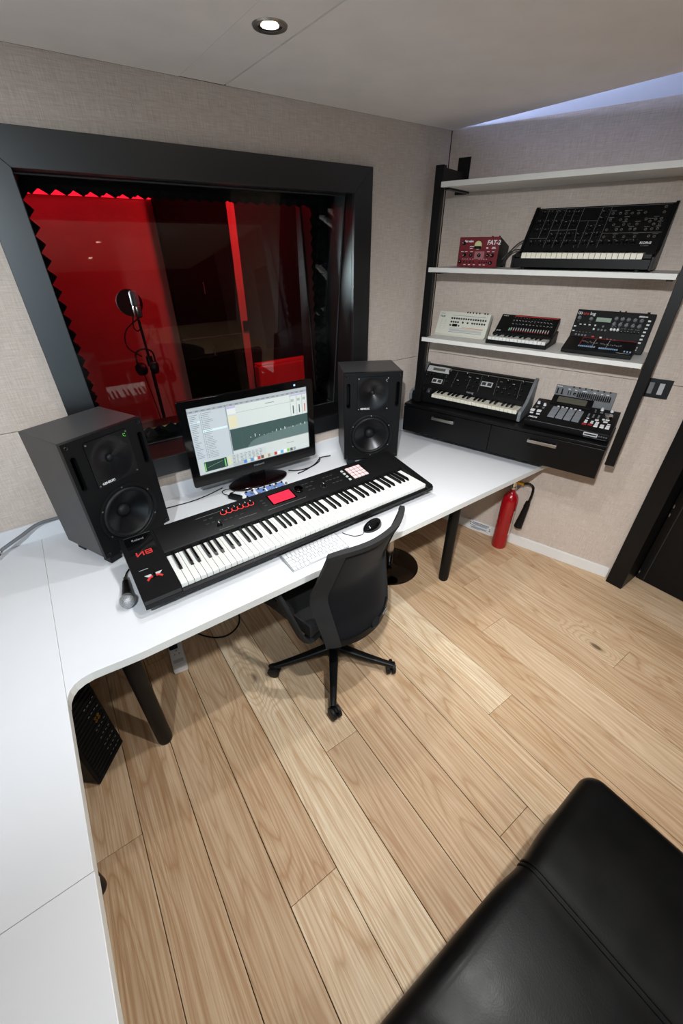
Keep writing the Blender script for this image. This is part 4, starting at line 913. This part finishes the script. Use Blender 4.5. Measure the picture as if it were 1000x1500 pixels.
MB().tube([(-.055, -.02, .03), (-.03, .0, .06), (.0, .03, .10), (.03, .04, .12), (.05, .06, .13)], .0035).tube([(-.05, .0, .02), (-.02, .03, .07), (.02, .05, .08), (.05, .06, .075)], .003).obj('cord', DGRY, tc_)

# ---- lower shelf: four small machines
z3 = 1.3765
def tilted_box(t, W, y0, z0, tilt, H, thick, m_, name='case'):
    b = MB(); c, s_ = math.cos(tilt), math.sin(tilt)
    b.prism([(y0, z0), (y0+H*c, z0+H*s_), (y0+H*c+thick*s_, z0+H*s_-thick*c), (y0+thick/s_, z0)], -W/2, W/2, 'x'); return b.obj(name, m_, t, bevel=.002)
tr = sthing('drum_machine', 'cream drum machine with rows of tiny knobs leaning on the lower shelf', 'drum machine', .263, .170, z3)
tilted_box(tr, .312, .004, .006, R(66), .130, .038, CREAM); MB().prism([(.04, .0005), (.04, .03), (.10, .03), (.10, .0005)], -.14, .14, 'x').obj('stand', BLKP, tr)
MB().box(-.15, .15, .0, .04, .0003, .006).obj('stand_lip', CREAM, tr)
f = PF(tr, panel(0, .004, .006, R(66)), .312, .130); ks = knob(.0052, .006, BLKP)
knobs(f, [(.28+.65*i/14, .715) for i in range(15)]+[(x, .56) for x in (.281, .325, .37, .417, .511, .605)]+[(.695+.232*i/5, .56) for i in range(6)]+[(.279, .415), (.445, .41)], ks, tr)
m = MB(); m.T = f(.365, .42, .0006); m.cbox(0, 0, 0, .030, .014, .001); m.obj('display', BLKG, tr)
rects('step_button', f, [(.296+.599*i/15, .215, .011, .011) for i in range(16)], LGRY, tr, .003)
rects('print_line', f, [(.6, .635+.21, .20, .002), (.6, .30, .20, .0012), (.6, .13, .20, .0022)], GRYP, tr, .0005); lines('orange_line', f, .312, .13, [((.52, .35), (.93, .335))], .003, ORNG, tr)
text('TR-09', .0125, f(.03, .735, .0004), tr, DGRY, bold=.0004); text('Roland', .0085, f(.04, .87, .0004), tr, GRYP)
rects('print_marks', f, [(x, y, .006, .0015) for x in (.08, .16) for y in (.25, .35, .45, .55, .62)], GRYP, tr, .0004, 'stuff')
rects('top_jack', f, [(x, 1.0, .007, .008) for x in (.55, .60, .66, .72, .78, .88, .93)], BLKP, tr, .001)
jx = sthing('mini_synthesizer', 'small black two-octave synthesizer with red stripe on the lower shelf', 'synthesizer', .617, .255, z3)
MB().prism([(0, .0006), (0, .020), (.088, .026), (.098, .045), (.105, .045), (.215, .062), (.215, .0006)], -.158, .158, 'x').obj('keyboard_case', BLKP, jx, bevel=.0015)
keybed(jx, -.150, 15, .0200, .004, .080, .036, .018, 'C', KEYW, KEYB, .045, .006)
tilted_box(jx, .306, .100, .046, R(39), .128, .03, BLKP, 'sound_module'); f = PF(jx, panel(0, .100, .0465, R(39)), .306, .128)
knobs(f, [(.25+.053*i, .79) for i in range(13)]+[(.26+.06*i, .60) for i in (0, 1, 2, 3, 5, 6, 8, 9, 10, 11)]+[(.28+.07*i, .43) for i in (0, 1, 2, 6, 8, 9)], knob(.0042, .006, BLKP), jx)
rects('slider_cap', f, [(.28+.042*i, .22, .004, .016) for i in range(16)], LGRY, jx, .005); rects('slider_light', f, [(.28+.042*i, .14, .005, .004) for i in range(16)], REDP, jx, .001)
rects('print_marks', f, [(.25+.053*i, .70, .008, .0015) for i in range(13)]+[(.26+.06*i, .51, .008, .0015) for i in range(12)], LGT, jx, .0004, 'stuff')
lines('red_line', f, .306, .128, [((.24, .93), (.985, .94))], .005, REDP, jx); rects('green_button', f, [(.245, .16, .006, .008), (.245, .24, .006, .008)], mat('pale_green_cap', (120, 210, 170), .5), jx)
text('Roland', .010, f(.03, .88, .0004), jx, LGT); text('JX-03', .010, f(.03, .07, .0004), jx, LGT)
a4 = sthing('analog_synthesizer', 'flat black desktop synthesizer with ten round knobs leaning at the back of the lower shelf', 'synthesizer', 1.012, .132, z3)
tilted_box(a4, .340, .006, .006, R(66), .186, .045, BLKP); MB().box(-.12, .12, .035, .09, .0005, .05).obj('stand', BLKP, a4)
f = PF(a4, panel(0, .006, .006, R(66)), .340, .186); A4K = [(.534, .823), (.614, .821), (.691, .817), (.77, .815), (.851, .811), (.531, .679), (.609, .677), (.686, .675), (.768, .671), (.847, .667), (.054, .779), (.212, .771)]
knobs(f, A4K, knob(.0088, .010, MGRY, BLKP), a4)
m = MB(); m.T = f(.38, .766, .0008); m.cbox(0, 0, 0, .066, .0195, .0015); m.obj('display', LCDG, a4)
knobs(f, [(.52, .541), (.561, .544), (.603, .542)], knob(.0062, .010, WPL), a4); knobs(f, [(.65, .505), (.693, .509), (.733, .51), (.775, .51), (.817, .511), (.861, .509)], knob(.005, .009, BLKP), a4)
rects('button', f, [(.097, .614, .009, .004), (.157, .614, .009, .004), (.221, .614, .009, .005), (.297, .612, .007, .007), (.032, .555, .010, .006), (.296, .517, .008, .008), (.033, .436, .010, .005), (.424, .319, .010, .006)]+[(.514+.0485*i, .288-.003*i, .007, .005) for i in range(8)]+[(.942-.003*i, .816-.09*i, .012, .007) for i in range(7)]+[(.906, .158, .012, .006), (.905, .097, .012, .006)], LGT, a4, .003)
rects('dark_button', f, [(.404, .601, .008, .008), (.357, .514, .008, .008), (.403, .512, .008, .008), (.449, .508, .008, .008), (.083, .345, .008, .008), (.125, .341, .008, .008), (.169, .339, .008, .008), (.213, .34, .008, .008)], MGRY, a4, .003)
rects('red_button', f, [(.318, .328, .012, .006)], REDP, a4); rects('print_marks', f, [(x, y-.085, .010, .0015) for x, y in A4K]+[(x, y+.08, .006, .0015) for x, y in ((.52, .541), (.561, .544), (.603, .542), (.65, .505), (.693, .509), (.733, .51), (.775, .51), (.817, .511), (.861, .509))]+[(.08+.045*i, .42, .006, .0015) for i in range(5)], GRYP, a4, .0004, 'stuff')
m = MB(); m.T = f(.045, .90, .0004); m.plate(circ(-.0045, 0, .0062, 20), [circ(-.0045, 0, .0038, 16)], 0, .0005).plate(circ(.0045, 0, .0062, 20), [circ(.0045, 0, .0038, 16)], 0, .0006); m.obj('emblem', LGT, a4)
text('ana', .0205, f(.085, .868, .0004), a4, REDP); text('log', .0205, f(.178, .868, .0004), a4, LGT, bold=.0004); text('elektron', .0105, f(.80, .90, .0004), a4, LGT, bold=.0006)
rects('top_jack', f, [(.55, 1, .007, .008), (.62, 1, .007, .008), (.90, 1, .012, .012)], BLKP, a4, .001)
sb = sthing('slider_synthesizer', 'low black sound module with tiny sliders in front of the flat desktop synthesizer', 'synthesizer', 1.0, .262, z3)
MB().prism([(0, .004), (0, .021), (.128, .062), (.128, .004)], -.152, .152, 'x').obj('case', BLKP, sb, bevel=.002)
for x in (-.13, .13): MB().cyl((x, .02, .0004), (x, .02, .0045), .008).cyl((x, .11, .0004), (x, .11, .0045), .008).obj('rubber_foot', RUB, sb)
f = PF(sb, panel(0, 0, .021, math.atan2(.041, .128)), .304, .134)
rects('slider_slot', f, [(.25+.026*i, .62, .0025, .03) for i in range(9)]+[(.52+.028*i, .60, .0025, .03) for i in range(11)]+[(.86+.025*i, .55, .0025, .024) for i in range(4)], SLOT, sb, .0006); rects('slider_cap', f, [(.25+.026*i, .55+.12*random.random(), .005, .004) for i in range(9)]+[(.52+.028*i, .53+.12*random.random(), .005, .004) for i in range(11)], MGRY, sb, .004)
rects('lit_button', f, [(.228+.028*i, .305, .006, .009) for i in range(9)]+[(.53+.027*i, .28, .006, .009) for i in range(10)]+[(.88, .22, .006, .010), (.92, .22, .006, .01), (.96, .21, .006, .01)], mat('pale_blue_cap', (150, 178, 214), .4), sb, .003)
lines('red_line', f, .304, .134, [((.22, .95), (.98, .97)), ((.225, .92), (.225, .42))], .0022, REDP, sb)
lines('white_line', f, .304, .134, [((.42, .90), (.41, .25)), ((.62, .9), (.61, .3)), ((.78, .1), (.95, .1))], .0012, LGT, sb)

# ---- on the drawers
z4 = .9755
mg = sthing('analog_keyboard', 'black 37-key analog synthesizer with grey curved ends on the drawer top', 'synthesizer', .375, .245, z4)
GW = .700; chk = [(-.003, .004), (-.004, .044), (.006, .058), (.06, .072), (.10, .090), (.135, .125), (.17, .165), (.205, .196), (.232, .200), (.236, .004)]
for sx in (-1, 1): MB().prism(chk, sx*GW/2-.009, sx*GW/2+.009, 'x').obj('end_cheek', MGRY, mg, bevel=.002)
MB().prism([(.004, .004), (.002, .040), (.010, .042), (.10, .042), (.106, .088), (.205, .188), (.228, .192), (.23, .004)], -GW/2+.0095, GW/2-.0095, 'x').obj('body', BLKP, mg, bevel=.001)
for x in (-.3, .3): MB().cyl((x, .03, .0004), (x, .03, .0045), .01).cyl((x, .2, .0004), (x, .2, .0045), .01).obj('rubber_foot', RUB, mg)
keybed(mg, -.205, 22, .5365/22, .006, .092, .060, .040, 'C', KEYI, KEYB, .056, .010)
MB().box(-.3395, -.208, .006, .098, .042, .058).obj('wheel_block', BLKP, mg)
for x in (-.298, -.245):
    b = MB(); b.T = T(x, .055, .056) @ Matrix.Rotation(PI/2, 4, 'Y'); b.lathe([(.0, -.010), (.022, -.010), (.024, -.007), (.024, .007), (.022, .010), (0, .010)], 28, cap=False); b.obj('control_wheel', DGRY, mg)
tl = math.atan2(.10, .099); GH = math.hypot(.10, .099); f = PF(mg, panel(0, .106, .0885, tl), GW-.02, GH)
lines('metal_strip', f, GW, GH, [((.20, .905), (.985, .905))], .004, STEEL, mg, .001)
m = MB(); m.T = f(.125, .80, .0006); m.cbox(0, 0, 0, .155, .042, .001); m.obj('display_panel', LGRY, mg); m = MB(); m.T = f(.13, .80, .0014); m.cbox(0, 0, 0, .085, .018, .001); m.obj('display', SMOKE, mg)
knobs(f, [(.252, .76), (.423, .76), (.618, .78), (.803, .75), (.929, .79)], knob(.0125, .016, BLKP), mg)
knobs(f, [(.035, .40), (.102, .52), (.182, .51), (.024, .53), (.068, .53), (.231, .43), (.259, .25), (.325, .23), (.376, .22), (.433, .46), (.524, .48), (.478, .25), (.523, .22), (.723, .5), (.789, .46), (.832, .5), (.883, .45), (.94, .47), (.74, .23), (.79, .2), (.849, .18), (.904, .19), (.943, .2)], knob(.0072, .010, BLKP, GRYP), mg)
for fx, fy in ((.158, .22), (.625, .48)):
    m = MB(); m.T = f(fx, fy, .0005); m.cbox(0, 0, 0, .070, .032, .001); m.obj('switch_panel', LGRY, mg)
    for dx in (-.017, .017): m = MB(); m.T = f(fx, fy, .0015) @ T(dx, 0, 0); m.cbox(0, 0, .001, .024, .018, .004); m.obj('rocker_switch', DGRY, mg)
lines('panel_lines', f, GW, GH, [((.318, .85), (.316, .05)), ((.554, .85), (.574, .05)), ((.703, .85), (.719, .05)), ((.905, .85), (.925, .05)), ((.225, .6), (.225, .1)), ((.46, .6), (.46, .1))], .001, GRYP, mg)
rects('print_marks', f, [(x, y+.09, .014, .002) for x, y in ((.252, .62), (.423, .6), (.618, .62), (.803, .6), (.35, .35), (.45, .6), (.52, .6), (.73, .36), (.79, .33), (.85, .6), (.74, .62))], LGT, mg, .0004, 'stuff')
text('moog', .020, f(.512, -.10, .004) , mg, GRYP, 'CENTER', bold=.0005)
mp_ = sthing('sampler_workstation', 'black pad sampler with sixteen grey pads on the drawer top', 'sampler', .976, .272, z4)
PW = .425; body = [(.004, .004), (-.002, .018), (.0, .040), (.008, .046), (.243, .094), (.246, .09), (.246, .004)]
MB().prism(body, -PW/2, PW/2, 'x').obj('case', BLKP, mp_, bevel=.002)
for x in (-.19, .19): MB().cyl((x, .03, .0004), (x, .03, .0045), .01).cyl((x, .22, .0004), (x, .22, .0045), .01).obj('rubber_foot', RUB, mp_)
tl = math.atan2(.048, .237); PH = math.hypot(.048, .237); f = PF(mp_, panel(0, .008, .0463, tl), PW, PH)
b = MB(); b.cbox(0, 0, .0025, .0345, .0268, .005); pe = b.mesh('sample_pad', PADG)
for i in range(4):
    for j in range(4): inst('sample_pad', pe, mp_, f(.279+.0965*i, .258+.126*j), bevel=0)
b = MB(); b.T = f(.418, .95, 0); b.prism([(-.03, 0), (-.03, .006), (.034, .030), (.034, 0)], -.105, .105, 'x'); b.obj('display_hood', BLKP, mp_, bevel=.001)
b = MB(); b.T = f(.418, .95, .0185) @ Matrix.Rotation(math.atan2(.024, .064), 4, 'X'); b.cbox(0, .002, .0003, .150, .042, .001); b.obj('display', SMOKE, mp_)
kw = knob(.0085, .014, WPL, BLKP); knobs(f, [(.044, .719), (.129, .673), (.793, .93), (.904, .93)], kw, mp_)
bd_ = MB(); bd_.lathe([(.022, 0), (.022, .004), (.0195, .010), (.0185, .013), (0, .0135)], 28, cap=False); inst('jog_dial', bd_.mesh('jog_dial', CHRM), mp_, f(.895, .67))
rects('button', f, [(.028, .367, .022, .022), (.109, .37, .022, .022), (.035, .239, .018, .010), (.119, .226, .018, .010)]+[(.293+.0525*i, .74, .011, .008) for i in range(6)]+[(.79, .448, .017, .010), (.809, .345, .016, .010), (.807, .271, .016, .010), (.807, .186, .018, .014), (.872, .269, .017, .011), (.874, .186, .019, .013), (.935, .267, .017, .011), (.934, .183, .019, .013), (.857, .521, .012, .01), (.9, .526, .018, .008), (.888, .431, .02, .01), (.935, .353, .014, .006), (.686, .458, .013, .006), (.683, .353, .013, .008), (.751, .357, .012, .006), (.683, .278, .014, .01), (.751, .29, .014, .008)], WPL, mp_, .004)
rects('small_button', f, [(.725, .875, .008, .006), (.731, .793, .008, .006), (.799, .804, .014, .008), (.852, .79, .01, .006)]+[(x, y, .008, .008) for x in (.678, .733, .791) for y in (.65, .60, .55)]+[(.053, .541, .012, .014), (.132, .542, .012, .014)], MGRY, mp_, .004)
rects('red_button', f, [(.678, .189, .020, .012), (.744, .201, .020, .012)], mat('red_cap', (170, 30, 40), .5), mp_, .004)
text('AKAI', .020, f(.03, .045, .0005), mp_, LGT, bold=.0012); 
m = MB(); m.T = T(.125, -.0025, .027) @ Matrix.Rotation(PI/2, 4, 'X'); m.plate(rrect(-.033, .033, -.009, .009, .002), [rrect(-.029, .029, -.004, .003, .001)], 0, .002); m.obj('card_slot_frame', LGRY, mp_)
for i in range(4): m = MB(); m.T = T(.166+.011*i, -.0015, .026) @ Matrix.Rotation(PI/2, 4, 'X'); m.lathe([(.002, 0), (.0035, 0), (.0035, .0015), (.002, .0015)], 10, cap=False); m.obj('front_socket', MGRY, mp_)
m = MB(); m.box(-PW/2+.03, .085, -.0022, -.0014, .0385, .0392).box(.095, PW/2-.01, -.0022, -.0014, .010, .0107); m.obj('edge_line', GRYP, mp_)
gb = sthing('grey_sound_module', 'grey sound module with black sliders leaning on the wall behind the pad sampler', 'synthesizer', .987, .0195, z4)
gb.location = S(.987, .0175, z4); GT = R(87)
b = MB(); b.T = panel(0, -.004, .0006, GT); b.rbox(-.1515, .1515, 0, .182, -.012, 0, .003, 2, 2); b.obj('case', MGRY, gb)
f = PF(gb, panel(0, -.004, .110, GT), .303, .073)
rects('slider_slot', f, [(.045, .55, .006, .032), (.125, .55, .006, .032), (.235, .50, .004, .024), (.275, .50, .004, .024)]+[(.40+.033*i, .48, .006, .030) for i in range(17)], SLOT, gb, .0008); rects('slider_cap', f, [(.40+.033*i, .30+.3*random.random(), .008, .005) for i in range(17)]+[(.045, .4, .009, .006), (.125, .4, .009, .006)], BLKP, gb, .005)
knobs(f, [(.345, .50)], knob(.008, .009, BLKP), gb); rects('print_marks', f, [(.24, .80, .012, .004), (.35, .80, .012, .004), (.50, .80, .024, .003), (.66, .80, .012, .004), (.78, .80, .01, .004), (.87, .80, .014, .004)], LGT, gb, .0004, 'stuff')
text('Roland', .0095, f(.02, .88, .0004), gb, LGT, bold=.0003); rects('top_jack', f, [(.30+.1*i, 1.0, .008, .008) for i in range(7)], BLKP, gb, .001)

# ------------------------------------------------------------------ on the shelf wall
sw = sthing('light_switch', 'black wall plate with two grey rocker switches beside the rack', 'switch', 1.293, .001, 1.212)
MB().box(-.0625, .0625, -.007, -.0003, -.047, .047).obj('plate', mat('blue_black_plate', (24, 28, 33), .35), sw, bevel=.0015)
for x in (-.022, .022): MB().box(x-.011, x+.011, -.011, -.0072, -.028, .028).obj('rocker', MGRY if x < 0 else LGRY, sw, bevel=.001)
ex = sthing('fire_extinguisher', 'red fire extinguisher with a black horn standing by the white baseboard', 'fire extinguisher', .765, .088, 0)
MB().lathe([(.045, .0006), (.050, .004), (.0515, .012), (.0515, .375), (.049, .405), (.040, .430), (.024, .446), (.018, .452), (.018, .475)], 36).obj('cylinder', REDX, ex, smooth=45)
MB().lathe([(.020, .474), (.022, .478), (.022, .492), (.018, .496), (.018, .53), (0, .532)], 20, cap=False).obj('neck_ring', CHRM, ex)
MB().box(-.012, .060, -.012, .012, .518, .538).obj('valve', BRASS, ex, bevel=.003)
MB().prism([(.0, .552), (.010, .564), (-.10, .592), (-.105, .578)], -.011, .011, 'y').obj('handle', BLKP, ex, bevel=.002); MB().prism([(.0, .538), (.0, .550), (-.08, .540), (-.085, .524)], -.009, .009, 'y').obj('lever', BLKP, ex, bevel=.002)
MB().tube([(.055, 0, .528), (.088, -.0, .540), (.118, 0, .518), (.120, 0, .450), (.112, 0, .395)], .008).obj('hose', BLKP, ex)
MB().cyl((.112, 0, .410), (.104, 0, .370), .015).cyl((.112, 0, .395), (.092, 0, .205), .016, .027, 24).obj('horn', BLKP, ex)
m = MB(); m.grid(lambda u, v: (.0523*math.cos(R(-25+95*u)), .0523*math.sin(R(-25+95*u)), .12+.2*v), 12, 1); m.obj('print_label', mat('pale_label', (206, 200, 190), .5), ex)
sg = sthing('notice_card', 'small white printed notice card against the baseboard by the extinguisher', 'sign', .590, .0165, .0005)
MB().box(-.090, .090, -.0018, .0, .0, .082).obj('card', WPL, sg, smooth=0)
f = PF(sg, T(0, -.0018, 0) @ Matrix.Rotation(PI/2, 4, 'X'), .18, .082)
rects('print_line', f, [(.52, .86, .125, .007), (.5, .75, .13, .004), (.5, .68, .11, .004), (.54, .60, .09, .003), (.22, .52, .03, .004), (.5, .42, .11, .003), (.44, .35, .12, .004), (.5, .28, .13, .003), (.34, .2, .07, .003)], mat('blue_grey_ink', (118, 130, 150), .7), sg, .0003, 'stuff'); rects('corner_dot', f, [(.09, .78, .008, .008), (.09, .6, .008, .008), (.92, .62, .008, .008), (.92, .44, .008, .008)], DGRY, sg, .0004)

# ------------------------------------------------------------------ door
dr = group_structure('door_1')
MB().box(XR, .640, YD0, -1.402, .0005, 2.11).obj('frame', BLKF, dr, bevel=.0015)
MB().box(XR, .640, YD1-.095, YD1, .0005, 2.11).obj('frame', BLKF, dr, bevel=.0015); MB().box(XR, .640, YD1, YD0, 2.02, 2.11).obj('frame', BLKF, dr, bevel=.0015)
MB().box(.575, .615, YD1+.002, YD0-.004, .004, 2.016).obj('door_leaf', BLKS, dr, bevel=.002)
MB().box(.5695, .5745, YD0-.05, YD0-.046, .02, 2.0).obj('door_edge_strip', DGRY, dr)
for z in (.06, .50, .56, 1.75): MB().cyl((.569, YD0-.010, z-.010), (.569, YD0-.010, z+.010), .004).obj('hinge', STEEL, dr)
MB().box(.54, .575, YD1+.09, YD1+.11, .98, 1.14).obj('door_handle', STEEL, dr, bevel=.004)

# ------------------------------------------------------------------ leather bench in the foreground
be = thing('leather_bench', 'black leather bench seat with stitched seams close to the camera', 'bench', (-1.75, -2.30, 0))
x0, x1, y0, y1 = -.72, .635, -.36, .364; XS = .245
def cushion_z(x, y): return .4285
m = MB(); m.rbox(x0, x1, y0, y1, .16, .43, .055, 44, 6)
for v in m.v:
    top = max(0, (v.z-.36)/.07)
    g = math.exp(-((v.x-XS)/.012)**2); g2 = math.exp(-((v.x-XS)/.07)**2)
    v.z += top*(.005*(1-min(1, abs(v.x-(.44 if v.x > XS else -.2375))/(.195 if v.x > XS else .4825))**2)-.0012*math.exp(-((v.x-XS)/.012)**2))
    v.z += top*.003*math.sin(55*v.x+12*v.y)*math.exp(-((v.x+.22)/.12)**2)*math.exp(-((v.y-.28)/.12)**2)
    if v.y > .30: v.y -= .009*g2*(v.y-.30)/.06+.002*math.sin(6*v.x)
m.obj('cushion', LEA, be, smooth=80)
for dx in (-.0065, .0065):
    P_ = [(XS+dx, y, .4296) for y in (-.30, -.15, 0, .15, .25, .30)]+[(XS+dx, y1-.055-.0115*q/5+.055*math.sin(R(18*q)), .375+.0550*math.cos(R(18*q))) for q in (1, 2, 3, 4, 5)]
    MB().tube(P_, .0026, n=6).obj('seam_piping', LEA, be)
MB().box(x0+.05, x1-.05, y0+.05, y1-.05, .08, .165).obj('plinth', BLKM, be)
for sx in (x0+.12, x1-.12):
    for sy in (y0+.1, y1-.1): MB().cyl((sx, sy, .0004), (sx, sy, .082), .022, .028).obj('foot', BLKP, be)
